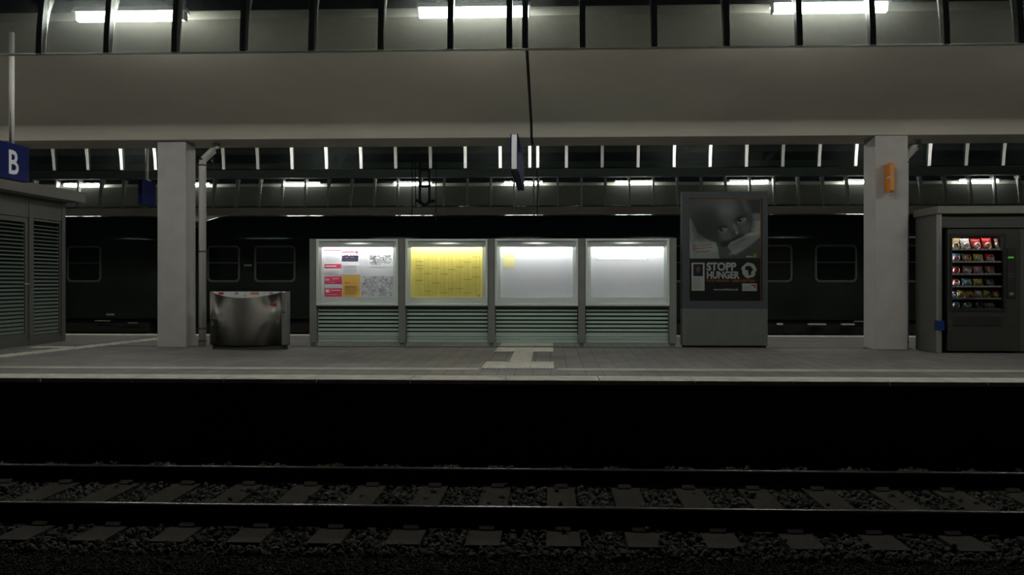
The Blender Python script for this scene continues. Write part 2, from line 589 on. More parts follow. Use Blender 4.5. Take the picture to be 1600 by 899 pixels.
def scatter(name, mk, x0, x1, y0, y1, step, rmin, rmax, zf, keep, label, cat, ico=True):
    t = (1 + 5 ** .5) / 2
    if ico:
        bv = np.array([(-1, t, 0), (1, t, 0), (-1, -t, 0), (1, -t, 0), (0, -1, t), (0, 1, t), (0, -1, -t), (0, 1, -t), (t, 0, -1), (t, 0, 1), (-t, 0, -1), (-t, 0, 1)], float)
        bv /= np.linalg.norm(bv[0])
        bf = np.array([(0, 11, 5), (0, 5, 1), (0, 1, 7), (0, 7, 10), (0, 10, 11), (1, 5, 9), (5, 11, 4), (11, 10, 2), (10, 7, 6), (7, 1, 8), (3, 9, 4), (3, 4, 2), (3, 2, 6), (3, 6, 8), (3, 8, 9), (4, 9, 5), (2, 4, 11), (6, 2, 10), (8, 6, 7), (9, 8, 1)])
    else:
        bv = np.array([(1, 0, 0), (-1, 0, 0), (0, 1, 0), (0, -1, 0), (0, 0, 1), (0, 0, -1)], float)
        bf = np.array([(0, 2, 4), (2, 1, 4), (1, 3, 4), (3, 0, 4), (2, 0, 5), (1, 2, 5), (3, 1, 5), (0, 3, 5)])
    gx, gy = np.meshgrid(np.arange(x0, x1, step), np.arange(y0, y1, step))
    p = np.stack([gx.ravel(), gy.ravel()], 1)
    p += rng.uniform(-.5, .5, p.shape) * step
    k = keep(p[:, 0], p[:, 1])
    p = p[k]
    n = len(p)
    # rotation matrices from random quaternions
    q = rng.normal(size=(n, 4)); q /= np.linalg.norm(q, axis=1)[:, None]
    a, b, c, d = q.T
    R = np.stack([np.stack([1 - 2 * (c * c + d * d), 2 * (b * c - a * d), 2 * (b * d + a * c)], 1),
                  np.stack([2 * (b * c + a * d), 1 - 2 * (b * b + d * d), 2 * (c * d - a * b)], 1),
                  np.stack([2 * (b * d - a * c), 2 * (c * d + a * b), 1 - 2 * (b * b + c * c)], 1)], 1)
    sc = rng.uniform(.55, 1.25, (n, 1, 3)) * rng.uniform(rmin, rmax, (n, 1, 1))
    jit = 1 + rng.uniform(-.22, .22, (n, len(bv), 1))
    V = bv[None] * sc * jit
    V = np.einsum('nij,nkj->nki', R, V)
    V[..., 0] += p[:, 0:1]
    V[..., 1] += p[:, 1:2]
    V[..., 2] += (zf(p[:, 0], p[:, 1]) + rng.uniform(-.3, .9, n) * rmax * .6)[:, None]
    F = (bf[None] + (np.arange(n) * len(bv))[:, None, None]).reshape(-1, 3)
    V = V.reshape(-1, 3)
    me = bpy.data.meshes.new(name)
    me.vertices.add(len(V)); me.vertices.foreach_set('co', V.ravel())
    me.loops.add(len(F) * 3); me.loops.foreach_set('vertex_index', F.ravel())
    me.polygons.add(len(F)); me.polygons.foreach_set('loop_start', np.arange(0, len(F) * 3, 3))
    me.polygons.foreach_set('loop_total', np.full(len(F), 3))
    me.update(calc_edges=True)
    me.shade_flat()
    me.materials.append(M[mk])
    o = bpy.data.objects.new(name, me)
    C.objects.link(o)
    tag(o, label, cat, kind='stuff')
    return o

def on_sleeper(x):
    return np.abs((x - x_sl0 + 0.3) % 0.6 - 0.3) < 0.145
def keep_b(x, y):
    s = on_sleeper(x) & (y > 6.82) & (y < 9.4)
    return (~s | (rng.random(len(x)) < 0.02)) & (np.abs(y - 7.35) > 0.06) & (np.abs(y - 8.85) > 0.06)
scatter('track_ballast', 'stone', -7.5, 7.0, 6.64, 9.68, 0.052, 0.016, 0.040, lambda x, y: np.where(on_sleeper(x) & (y > 6.82), -0.915, -0.955), keep_b,
        'dark broken ballast stones lying between and around the sleepers', 'ballast')
scatter('fine_gravel', 'grit', -6.0, 5.2, 5.2, 6.66, 0.026, 0.008, 0.017, lambda x, y: -0.962 + 0 * x, lambda x, y: np.ones(len(x), bool),
        'fine dark gravel strip in front of the track', 'gravel', ico=False)

# ------------------------------------------------------------------ canopies
def rib_xs(x0, x1, j0, j1):
    """ribs go both ways from a pair that stands at the expansion joint"""
    xs = [j0, j1]
    x, first = j0, True
    while x > x0:
        x -= 0.62 if first else 0.735
        first = False
        xs.append(x)
    x, first = j1, True
    while x < x1:
        x += 0.60 if first else 0.745
        first = False
        xs.append(x)
    return sorted(xs)

def canopy_ribs(parent, yo, sgn, xs, z_sill, pane_mat, ztop=4.32, sill='sill', sr=0.014):
    """glazed skirt: ribs, panes and sill; sgn = +1: inside lies towards +y"""
    prof = [(0, z_sill), (0.01, z_sill + 0.2), (0.05, z_sill + 0.5), (0.12, ztop), (0.42, ztop), (0.30, ztop - 0.15), (0.19, z_sill + 0.5), (0.12, z_sill + 0.25), (0.085, z_sill)]
    me = MB().prism_x([(sgn * a, b) for a, b in prof], -0.03, 0.03).mesh('rib', 'rib')
    base = world_of(parent)
    for x in xs:
        place('rib', me, parent, Vector((x, yo, 0)) - base)
    for a, b in zip(xs[:-1], xs[1:]):
        ys = sorted((yo + sgn * 0.075, yo + sgn * 0.083))
        y2 = sorted((yo + sgn * 0.175, yo + sgn * 0.183))
        m = MB()
        # leaning pane
        p = [(ys[0], z_sill + 0.01), (ys[1], z_sill + 0.01), (y2[1], ztop - 0.1), (y2[0], ztop - 0.1)]
        m.prism_x(p, a + 0.031, b - 0.031)
        m.build('pane', pane_mat, parent)
    ys = yo + sgn * 0.04
    ring = [(ys + sr * math.cos(t), z_sill - 0.002 + sr * math.sin(t)) for t in np.linspace(0, 2 * PI, 12, endpoint=False)]
    MB().prism_x(ring, xs[0], xs[-1]).build('sill', sill, parent, smooth=True)

def lamp(x, yc, z, sgn, label, group, k=1.0):
    """fluorescent strip with a box housing above a wrap-round diffuser"""
    t = thing('strip_lamp', label, 'lamp', (x, yc, z), group)
    L = 0.60
    prof = [(-0.05, 0.05), (-0.055, 0.01), (-0.045, -0.035), (-0.02, -0.05), (0.02, -0.05), (0.045, -0.035), (0.055, 0.01), (0.05, 0.05)]
    MB().prism_x([(yc + a * k, z + b * k) for a, b in prof], x - L, x + L).build('diffuser', 'lamp', t)
    m = MB().prism_x([(yc - 0.13, z + 0.03 * k), (yc - 0.06, z + 0.10 * k), (yc + 0.06, z + 0.10 * k), (yc + 0.13, z + 0.03 * k), (yc + 0.12, z + 0.03 * k), (yc + 0.055, z + 0.055 * k), (yc - 0.055, z + 0.055 * k), (yc - 0.12, z + 0.03 * k)], x - L - 0.02, x + L + 0.02)
    m.build('housing', 'lamphousing', t)
    for s in (-1, 1):
        box('end_cap', 'lamphousing', t, *sorted((x + s * (L + 0.001), x + s * (L + 0.018))), yc - 0.055 * k, yc + 0.055 * k, z - 0.05 * k, z + 0.052 * k)
        box('bracket', 'lamphousing', t, x + s * 0.4 - 0.02, x + s * 0.4 + 0.02, *sorted((yc - 0.02 * sgn, yc + sgn * 0.36)), z + 0.10 * k, z + 0.10 * k + 0.025)
    return t

YC = 14.5            # centre line of the canopy
# front and rear sheets of the ceiling, meeting in the beam over the columns
def sheet(y_in, y_lip, y_out, z_in, z_out, x0, x1):
    d = 1 if y_out > y_in else -1
    low = [(y_out, z_out)]
    n = 8
    # straight run then a lip that curls down to the beam
    yk = y_lip + d * 0.32
    zk = z_in + 0.19
    low.append((yk, zk))
    for i in range(1, n + 1):
        a = i / n
        low.append((yk + (y_lip - yk) * a, zk + (z_in - zk) * (0.34 * a + 0.66 * a * a)))
    top = [(y_lip, z_in + 0.4), (yk, zk + 0.22), (y_out, z_out + 0.10)]
    return MB().prism_x(low + top, x0, x1)
JX = -0.29
ceiling = None
for k, (x0, x1) in enumerate(((-16, JX - 0.02), (JX + 0.02, 15))):
    o = sheet(14.1, 14.17, 10.48, 3.26, 4.07, x0, x1).build('ceiling', 'soffit', None)
    tag(o, ('smooth grey canopy soffit to the left of the dark joint', 'smooth grey canopy soffit to the right of the dark joint')[k], kind='structure')
    if k == 0: ceiling = o
    sheet(14.9, 15.08, 18.0, 3.26, 3.95, x0, x1).build('rear_sheet', 'soffit', o)
    box('beam', 'beam', o, x0, x1, 14.17, 15.08, 3.26, 3.66)
sheet(14.1, 14.17, 10.48, 3.272, 4.082, JX - 0.021, JX + 0.021).build('expansion_joint', 'joint', ceiling)
box('beam_joint', 'joint', ceiling, JX - 0.021, JX + 0.021, 14.19, 15.06, 3.27, 3.6)

XA = rib_xs(-9.5, 8.5, -0.43, -0.265)
canopy_ribs(ceiling, 9.6, 1, XA, 3.475, 'pane')
XR = rib_xs(-14.5, 13, -0.43, -0.265)
canopy_ribs(ceiling, 19.35, -1, XR, 3.42, 'rearpane', sill='joint')
for yy in (9.55, 19.15):
    box('edge_beam', 'beam', ceiling, -15, 14, yy, yy + 0.25, 4.32, 4.75)

for x, lab in ((-4.68, 'leftmost bright strip lamp behind the glass skirt of the near canopy'),
               (-0.84, 'middle bright strip lamp behind the glass skirt, beside the dark joint'),
               (3.02, 'rightmost bright strip lamp behind the glass skirt of the near canopy')):
    lamp(x, 10.1, 4.0, 1, lab, 'strip lamps along the near canopy edge')
for x in (-12.4, -8.55, 6.85, 10.7):
    lamp(x, 10.1, 4.0, 1, 'strip lamp of the near canopy edge outside the picture', 'strip lamps along the near canopy edge')
for x in (-12.4, -8.55, -4.68, -0.84, 3.02, 6.85, 10.7):
    lamp(x, 18.36, 3.95, -1, 'strip lamp on the rear canopy edge hidden above the soffit', 'strip lamps along the rear canopy edge')

# the next canopy beyond the coaches
far_canopy = thing('platform_canopy', 'far platform canopy with dark ribs seen beyond the coaches', 'canopy', (0, 33.5, 0))
sheet(33.1, 33.02, 29.6, 3.24, 4.12, -24, 22).build('soffit', 'soffit', far_canopy)
sheet(33.9, 33.98, 37.4, 3.24, 4.12, -24, 22).build('soffit', 'soffit', far_canopy)
box('beam', 'beam', far_canopy, -24, 22, 33.02, 33.98, 3.24, 3.66)
XB = rib_xs(-20, 17, -0.52, -0.37)
canopy_ribs(far_canopy, 28.75, 1, XB, 3.40, 'pane', 4.3, sill='polished', sr=0.03)
box('edge_beam', 'beam', far_canopy, -22, 20, 28.70, 28.95, 4.30, 4.78)
for x in (-18, -6, 6, 18):
    box('column', 'column', far_canopy, x - 0.25, x + 0.25, 33.25, 33.75, 0, 3.24)
bx_ = [-18.85, -15.2, -11.6, -8.0, -4.4, -0.86, 2.65, 6.25, 9.8, 13.35, 16.9]
nm = ['', 'first lit strip lamp from the left under the far canopy', 'far canopy strip lamp just right of the left column',
      'far canopy strip lamp above the steel litter bin', 'far canopy strip lamp beside the dark hanging wire frame',
      'far canopy strip lamp behind the hanging platform sign', 'far canopy strip lamp left of the hunger poster stand',
      'far canopy strip lamp just above the hunger poster stand', 'far canopy strip lamp just left of the right column',
      'far canopy strip lamp above the snack machine shelter', '']
for x, lab in zip(bx_, nm):
    lamp(x, 29.3, 4.17, 1, lab or 'far canopy strip lamp outside the picture', 'strip lamps under the far canopy', 0.6)

# ------------------------------------------------------------------ columns, pipe, signs
def column(x0, x1, y0, y1, label):
    c = 0.02
    t = thing('concrete_column', label, 'column', ((x0 + x1) / 2, (y0 + y1) / 2, 0))
    box('shaft', 'column', t, x0, x1, y0, y1, 0, 3.26, bevel=0.01)
    return t
column(-6.20, -5.74, 14.28, 14.68, 'grey concrete column with a downpipe beside the steel litter bin')
cr = column(4.93, 5.42, 14.20, 14.72, 'grey concrete column carrying the small orange box')

def rainpipe(x, y, dx, label):
    t = thing('downpipe', label, 'pipe', (x, y, 0))
    pts = [(x, y, 0.0), (x, y, 2.93)]
    pts += [(x + dx * 0.10 * (1 - math.cos(a)), y, 2.93 + 0.10 * math.sin(a)) for a in np.linspace(0.2, 0.9, 4)]
    pts += [(x + dx * 0.17, y + 0.02, 3.14), (x + dx * 0.21, y + 0.04, 3.20), (x + dx * 0.21, y + 0.05, 3.245)]
    MB().tube(pts, 0.058, 14).build('pipe', 'pipe', t, smooth=True)
    for z in (0.09, 0.29, 1.52, 2.90):
        ring = MB()
        ring.tube([(x, y, z - 0.012), (x, y, z + 0.012)], 0.066, 14)
        ring.build('clamp', 'pipedark', t, smooth=False)
rainpipe(-5.56, 14.50, 1, 'grey rainwater downpipe running down beside the left column')
rainpipe(5.53, 14.62, 1, 'dark rainwater downpipe half hidden behind the right column')

# small orange box standing out from the right column
ob = thing('orange_box', 'small orange box fixed on the right concrete column', 'box', (5.09, 14.0, 2.35))
m = MB().prism_x([(13.93, 2.40), (13.93, 2.80), (13.97, 2.82), (14.20, 2.80), (14.20, 2.40), (13.98, 2.37)], 5.06, 5.12)
m.build('case', 'orange', ob, bevel=0.006)
box('white_mark', 'label', ob, 5.055, 5.06, 13.93, 14.07, 2.585, 2.61)

# blue sector sign with the letter B
sx = -6.42
sg = thing('sector_sign', 'blue square sign with white letter B hanging from the canopy', 'sign', (sx, 10.72, 2.25), 'hanging blue signs')
box('panel', 'navy', sg, sx - 0.04, sx + 0.04, 10.42, 11.02, 2.25, 2.68, bevel=0.005)
text('letter', 'B', 0.40, 'signwhite', sg, (sx + 0.041, 10.57, 2.32), (PI / 2, 0, PI / 2), bold=0.006)
MB().tube([(sx, 10.72, 2.67), (sx, 10.72, 4.01)], 0.03, 12).build('pole', 'rib', sg, smooth=True)
# its fellow on the far side of the platform
rx = -7.80
sg2 = thing('sector_sign', 'dark blue sign just left of the left column', 'sign', (rx, 17.5, 2.45), 'hanging blue signs')
box('panel', 'navy', sg2, rx - 0.04, rx + 0.04, 17.2, 17.8, 2.50, 2.99, bevel=0.005)
MB().tube([(rx, 17.5, 2.98), (rx, 17.5, 3.82)], 0.03, 12).build('pole', 'rib', sg2, smooth=True)

# long platform sign seen end-on
ps = thing('platform_sign', 'long blue platform sign seen end-on in front of the canopy beam', 'sign', (-0.50, 14.2, 2.60), 'hanging blue signs')
for s in (-1, 1):
    box('face', 'navy', ps, *sorted((-0.50 + s * 0.037, -0.50 + s * 0.052)), 12.7, 15.8, 2.59, 3.08)
box('end_cap', 'signwhite', ps, -0.537, -0.463, 12.71, 12.76, 2.60, 3.07)
box('core', 'wire', ps, -0.536, -0.464, 12.76, 15.79, 2.60, 3.07)
for y in (14.4, 14.9):
    MB().tube([(-0.50, y, 3.07), (-0.50, y, 3.26)], 0.015, 8).build('hanger', 'rib', ps)

# dark frame and wires of the overhead line, hung between the tracks
of = thing('overhead_wire_hanger', 'dark ladder-like overhead line hanger in front of the far canopy', 'wire hanger', (-2.85, 21.0, 2.6))
xa, xb = -2.99, -2.77
for x in (xa, xb):
    box('upright', 'wire', of, x - 0.026, x + 0.026, 20.97, 21.03, 2.82, 6.2)
for z in (3.60, 3.22):
    box('rung', 'wire', of, xa, xb, 20.98, 21.02, z - 0.03, z + 0.03)
MB().tube([(xa - 0.10, 21, 2.90), (xa, 21, 2.88), (xa + 0.05, 21, 2.82), ((xa + xb) / 2, 21, 2.79), (xb - 0.05, 21, 2.82), (xb, 21, 2.88), (xb + 0.12, 21, 2.88)], 0.035, 8).build('insulator_arm', 'wire', of, smooth=True)
for x, z in ((-3.17, 2.4), (-3.09, 2.75), (-2.62, 2.4), (-0.30, 2.5)):
    MB().tube([(x, 21, z), (x, 21, 6.2)], 0.010, 6).build('wire', 'wire', of)

for x in (-20.0, 18.0):
    box('mast', 'wire', of, x - 0.15, x + 0.15, 20.85, 21.15, -0.97, 6.5)
box('cross_beam', 'wire', of, -20, 18, 20.9, 21.1, 6.2, 6.5)

# ------------------------------------------------------------------ litter bin
def bin_():
    x0, x1, yb, zt = -5.20, -4.01, 14.02, 0.885
    t = thing('litter_bin', 'stainless steel litter bin with curved front and white top strip', 'bin', ((x0 + x1) / 2, 13.85, 0))
    n = 24
    def yf(a):  # bulging front
        return 13.86 - 0.13 * (1 - (2 * a - 1) ** 2)
    def ztop(a):
        return zt - 0.004 - 0.092 * (1 - (2 * a - 1) ** 2)
    xe = x1 - 0.075
    m = MB()
    base = len(m.v)
    for i in range(n + 1):
        a = i / n
        x = x0 + (xe - x0) * a
        for y, z in ((yf(a), 0.07), (yf(a), ztop(a)), (yf(a) + 0.012, ztop(a)), (yf(a) + 0.012, 0.07)):
            m.v.append((x, y, z))
    for i in range(n):
        for k in range(4):
            k2 = (k + 1) % 4
            m.face([i * 4 + k, (i + 1) * 4 + k, (i + 1) * 4 + k2, i * 4 + k2])
    m.face([0, 1, 2, 3]); m.face([n * 4 + k for k in (3, 2, 1, 0)])
    m.build('front_panel', 'steel', t, smooth=True)
    box('back_panel', 'steelside', t, x0, x1, yb, yb + 0.02, 0.06, zt)
    box('side_panel', 'steelside', t, xe + 0.002, x1, 13.82, yb, 0.07, zt, bevel=0.01)
    box('side_panel', 'steelside', t, x0, x0 + 0.015, 13.87, yb, 0.07, zt)
    lid = box('sorting_strip', 'label', t, x0 + 0.02, xe, 13.93, 13.95, 0.55, zt - 0.002)
    for a, b, k in ((0.10, 0.17, 'redprint'), (0.33, 0.38, 'greyink'), (0.55, 0.67, 'orange'), (0.82, 0.87, 'greyink')):
        box('sticker', k, lid, x0 + 1.1 * a, x0 + 1.1 * b, 13.927, 13.93, zt - 0.045, zt - 0.012)
    MB().tube([(x0 + 0.52, 13.925, zt - 0.062), (x0 + 0.52, 13.93, zt - 0.062)], 0.008, 8).build('screw', 'black', lid)
    box('inner_bin', 'darkgrey', t, x0 + 0.03, xe - 0.02, 13.955, yb - 0.01, 0.07, zt - 0.15)
    pl = MB()
    pts = [(x0 + 0.03 + (x1 - x0 - 0.06) * i / n, yf(i / n) + 0.03) for i in range(n + 1)]
    b0 = len(pl.v)
    ring = pts + [(x1 - 0.03, yb), (x0 + 0.03, yb)]
    pl.v += [(x, y, 0) for x, y in ring] + [(x, y, 0.07) for x, y in ring]
    N = len(ring)
    pl.face(list(range(N))[::-1]); pl.face([N + i for i in range(N)])
    for i in range(N):
        j = (i + 1) % N
        pl.face([i, j, N + j, N + i])
    pl.build('plinth', 'darkgrey', t)
    MB().tube([(x1 - 0.035, 13.812, 0.57), (x1 - 0.035, 13.825, 0.57)], 0.014, 10).build('lock', 'black', t)
    # lettering, following the bulge of the panel
    text('lettering', 'Abfall', 0.15, 'black', t, (x0 + 0.135, yf(0.12) - 0.012, 0.13), (PI / 2, -PI / 2, math.radians(-21)), bold=0.002)
    for dx, wd in ((0, 0.02), (0.026, 0.02), (0.052, 0.018), (0.078, 0.012)):
        box('logo_mark', 'redprint', t, x1 - 0.245 + dx, x1 - 0.245 + dx + wd, yf(0.9) - 0.02, yf(0.9) + 0.01, 0.675, 0.705)
bin_()

# ------------------------------------------------------------------ display cases
PX = [-3.79, -2.36, -0.935, 0.495, 1.925]
PY = 14.62
pl_lab = ['leftmost grey post of the lit display case row', 'grey post between the red notices case and yellow timetable case',
          'grey post between the yellow timetable case and the third case', 'grey post between the two nearly empty white cases',
          'rightmost grey post of the lit display case row']
for x, lab in zip(PX, pl_lab):
    t = thing('support_post', lab, 'post', (x, PY + 0.02, 0), 'posts of the display cases')
    wd = 0.055
    box('shaft', 'postgrey', t, x - wd, x + wd, PY - 0.07, PY + 0.11, 0.06, 1.72, bevel=0.006)
    box('foot', 'postgrey', t, x - 0.038, x + 0.038, PY - 0.045, PY + 0.085, 0, 0.06)
cases = []
cl_lab = ['lit display case with red and white notices, an orange sheet and a map',
          'lit display case filled by the large yellow timetable',
          'lit display case holding only one small yellow sheet',
          'lit display case with a white banner sheet near its top']
for i in range(4):
    x0, x1 = PX[i] + 0.058, PX[i + 1] - 0.058
    xm = (x0 + x1) / 2
    t = thing('display_case', cl_lab[i], 'display case', (xm, PY, 0.06), 'lit display cases in a row')
    cases.append((t, x0, x1))
    zb, zt = 0.655, 1.715
    yf, yb = PY - 0.08, PY + 0.10          # front and back of the case
    fo, fi = 0.035, 0.085
    # outer shell
    m = MB()
    m.box(x0, x1, yf, yb, zt - 0.02, zt).box(x0, x1, yf, yb, zb, zb + 0.02)
    m.box(x0, x0 + 0.02, yf, yb, zb + 0.02, zt - 0.02).box(x1 - 0.02, x1, yf, yb, zb + 0.02, zt - 0.02)
    m.box(x0, x1, yb - 0.015, yb, zb, zt)
    m.build('housing', 'caseframe', t)
    # flat front frame
    m = MB()
    m.box(x0, x1, yf - 0.012, yf, zt - fo, zt).box(x0, x1, yf - 0.012, yf, zb, zb + fo)
    m.box(x0, x0 + fo, yf - 0.012, yf, zb + fo, zt - fo).box(x1 - fo, x1, yf - 0.012, yf, zb + fo, zt - fo)
    m.build('front_frame', 'caseframe', t, bevel=0.004)
    # white mask inside the glass, round the notice field
    a0, a1, b0, b1 = x0 + fi, x1 - fi, zb + 0.135, zt - 0.125
    r, n = 0.03, 6
    out = [(x0 + fo, zb + fo), (x1 - fo, zb + fo), (x1 - fo, zt - fo), (x0 + fo, zt - fo)]
    m = MB()
    ym = yf + 0.02
    m.box(x0 + fo - 0.01, a0, ym, ym + 0.004, zb + 0.02, zt - 0.02).box(a1, x1 - fo + 0.01, ym, ym + 0.004, zb + 0.02, zt - 0.02)
    m.box(a0, a1, ym, ym + 0.004, zb + 0.02, b0).box(a0, a1, ym, ym + 0.004, b1, zt - 0.02)
    for cx, sx_ in ((a0, 1), (a1, -1)):       # rounded upper corners
        arc = [(cx, b1)] + [(cx + sx_ * r * (1 - math.sin(q)), b1 - r * (1 - math.cos(q))) for q in np.linspace(0, PI / 2, n)]
        m.prism_y(arc, ym, ym + 0.004)
    mask = m.build('mask', 'maskfrost' if 'maskfrost' in M else 'casewhite', t)
    # pinboard
    box('pinboard', 'caseback', t, x0 + 0.02, x1 - 0.02, yb - 0.022, yb - 0.015, zb + 0.02, zt - 0.02)
    box('added_baffle', 'casewhite', t, x0 + 0.03, x1 - 0.03, yf + 0.030, yf + 0.034, zt - 0.13, zt - 0.02)  # unseen plate added to keep tube light off the header mask
    # tube under the header
    MB().tube([(x0 + 0.07, yf + 0.055, zt - 0.10), (x1 - 0.07, yf + 0.055, zt - 0.10)], 0.013, 10).build('light_tube', 'tube', t)
    box('header_glow', 'lens', t, xm - 0.30, xm + 0.30, ym - 0.006, ym - 0.001, zt - 0.090, zt - 0.050)  # added glowing strip, imitates tube light on the mask; no real lens
    box('glass', 'caseglass', t, x0 + fo - 0.005, x1 - fo + 0.005, yf - 0.004, yf + 0.002, zb + fo - 0.005, zt - fo + 0.005)
    # banded glass screen below
    scr = box('glass_screen', 'clearband', t, x0 - 0.002, x1 + 0.002, PY + 0.01, PY + 0.018, 0.06, zb)
    for z0, z1 in ((0.067, 0.115), (0.125, 0.155), (0.165, 0.228), (0.251, 0.287), (0.314, 0.350), (0.377, 0.412), (0.438, 0.474), (0.502, 0.538), (0.566, 0.600)):
        box('frosted_band', 'frost', scr, x0 + 0.01, x1 - 0.01, PY + 0.006, PY + 0.01, z0, z1)
    box('lower_rail', 'postgrey', t, x0, x1, PY - 0.02, PY + 0.04, zb - 0.028, zb)

# notices: each sheet is a thing of its own, pinned to the board
YB = PY + 0.10 - 0.022
def sheet_thing(name, label, cat, mk, x0, x1, z0, z1, prints=(), lay=0, group=None):
    y = YB - 0.002 - 0.002 * lay
    o = MB().box(x0, x1, y - 0.0015, y, z0, z1).build(name, mk, None)
    tag(o, label, cat, group)
    for pi_, (pn, pk, a0, a1, b0, b1) in enumerate(prints):
        wx, wz = x1 - x0, z1 - z0
        box(pn, pk, o, x0 + a0 * wx, x0 + a1 * wx, y - 0.0022 - 0.0004 * pi_, y - 0.0014, z0 + b0 * wz, z0 + b1 * wz)
    return o
def field(i):
    t, x0, x1 = cases[i]
    return x0 + 0.085, x1 - 0.085, 0.655 + 0.135, 1.715 - 0.125
a0, a1, b0, b1 = field(0)
def fx(i, p, q):   # fraction of the notice field, from its top left
    a0, a1, b0, b1 = field(i)
    return a0 + (a1 - a0) * p, b1 - (b1 - b0) * q
def sh(i, p0, p1, q0, q1):
    xa, zt_ = fx(i, p0, q0); xb_, zb_ = fx(i, p1, q1)
    return xa, xb_, zb_, zt_
tl = lambda n, z0, z1, x0=0.1, x1=0.9, k='palegrey': [('text_line', k, x0, x1 - random.uniform(0, .15), z0 + (z1 - z0) * j / n, z0 + (z1 - z0) * (j + 0.35) / n) for j in range(n)]
G1 = 'notices in the first display case'
sheet_thing('notice', 'white notice with red header and red banner across its middle', 'notice', 'paper', *sh(0, 0.0, 0.245, 0.05, 0.555),
            [('header', 'redpaper', 0, 1, 0.95, 1.0), ('banner', 'redpaper', 0.03, 1, 0.26, 0.43)] + tl(7, 0.5, 0.88) + tl(3, 0.06, 0.2)
            + [('headline', 'paper', 0.08, 0.72, 0.325, 0.365)], 0, G1)
o = sheet_thing('notice', 'white notice with dark crowd picture below a red headline', 'notice', 'paper', *sh(0, 0.25, 0.50, 0.06, 0.55),
            [('headline', 'redpaper', 0.02, 0.75, 0.90, 0.955), ('emblem', 'redpaper', 0.78, 0.95, 0.86, 0.98), ('picture', 'crowd', 0.02, 0.95, 0.54, 0.70)] + tl(6, 0.08, 0.42), 1, G1)
xa, xb_, zb_, zt_ = sh(0, 0.25, 0.50, 0.06, 0.55)
hm = MB()
for k in range(14):
    cx = xa + (xb_ - xa) * (0.07 + 0.85 * k / 13); rr = 0.012 + 0.006 * random.random()
    cz = zb_ + (zt_ - zb_) * (0.70 + 0.08 * random.random())
    hm.prism_y([(cx + rr * math.cos(t), cz + rr * 1.3 * math.sin(t)) for t in np.linspace(0, 2 * PI, 9, endpoint=False)], YB - 0.0082, YB - 0.0053)
hm.build('picture_heads', 'crowd', o)
sheet_thing('notice', 'crimson leaflet with a pale arrow shape, above the one with a square', 'notice', 'paper', *sh(0, 0.01, 0.255, 0.575, 0.79),
            [('ground', 'redpaper', 0, 1, 0.22, 0.95), ('arrow', 'thinpaper', 0.03, 0.28, 0.55, 0.72), ('text_line', 'palegrey', 0.45, 0.82, 0.68, 0.78), ('text_line', 'palegrey', 0.05, 0.6, 0.33, 0.37)], 2, G1)
sheet_thing('notice', 'crimson leaflet with a pale square at the bottom left', 'notice', 'paper', *sh(0, 0.01, 0.255, 0.795, 1.0),
            [('ground', 'redpaper', 0, 1, 0.03, 0.86), ('square', 'thinpaper', 0.06, 0.27, 0.45, 0.74), ('bar', 'thinpaper', 0.34, 0.37, 0.50, 0.80), ('text_line', 'palegrey', 0.42, 0.92, 0.60, 0.70), ('text_line', 'palegrey', 0.06, 0.7, 0.2, 0.25)], 0, G1)
sheet_thing('notice', 'orange sheet with short lines of print among red notices', 'notice', 'orangepaper', *sh(0, 0.265, 0.515, 0.56, 1.0),
            [('headline', 'brownink', 0.13, 0.38, 0.62, 0.65)] + tl(7, 0.1, 0.55, 0.13, 0.9, 'brownink')[::1], 0, G1)
def scribble(o, x0, x1, z0, z1, n, k, seed, y):
    rr = random.Random(seed)
    m = MB()
    for _ in range(n):
        x, z = rr.uniform(x0, x1), rr.uniform(z0, z1)
        a = rr.uniform(0, PI); L = rr.uniform(0.01, 0.05); wd = rr.uniform(0.0015, 0.004)
        c, s = math.cos(a), math.sin(a)
        q = [(x - c * L - s * wd, z - s * L + c * wd), (x - c * L + s * wd, z - s * L - c * wd), (x + c * L + s * wd, z + s * L - c * wd), (x + c * L - s * wd, z + s * L + c * wd)]
        q = [(min(max(u, x0 + .004), x1 - .004), min(max(v, z0 + .004), z1 - .004)) for u, v in q]
        m.prism_y(q, y - 0.0006, y)
    m.build('drawing', k, o)
c_ = sh(0, 0.62, 0.985, 0.10, 0.39)
o = sheet_thing('notice', 'white sheet with a pen drawing of buildings pinned above the map', 'notice', 'paper', *c_, (), 0, G1)
scribble(o, c_[0] + 0.03, c_[1] - 0.03, c_[2] + 0.05, c_[3] - 0.04, 90, 'darkink', 3, YB - 0.0036)
scribble(o, c_[0] + 0.03, c_[1] - 0.06, c_[2] + 0.02, c_[2] + 0.08, 14, 'darkink', 4, YB - 0.0038)
c_ = sh(0, 0.53, 0.985, 0.575, 1.0)
o = sheet_thing('notice', 'pale grey town map sheet beside the orange sheet', 'map', 'thinpaper', *c_, (), 0, G1)
scribble(o, c_[0], c_[1], c_[2], c_[3], 190, 'greyink', 5, YB - 0.0036)
scribble(o, c_[0], c_[1], c_[2], c_[3], 40, 'darkink', 6, YB - 0.0038)

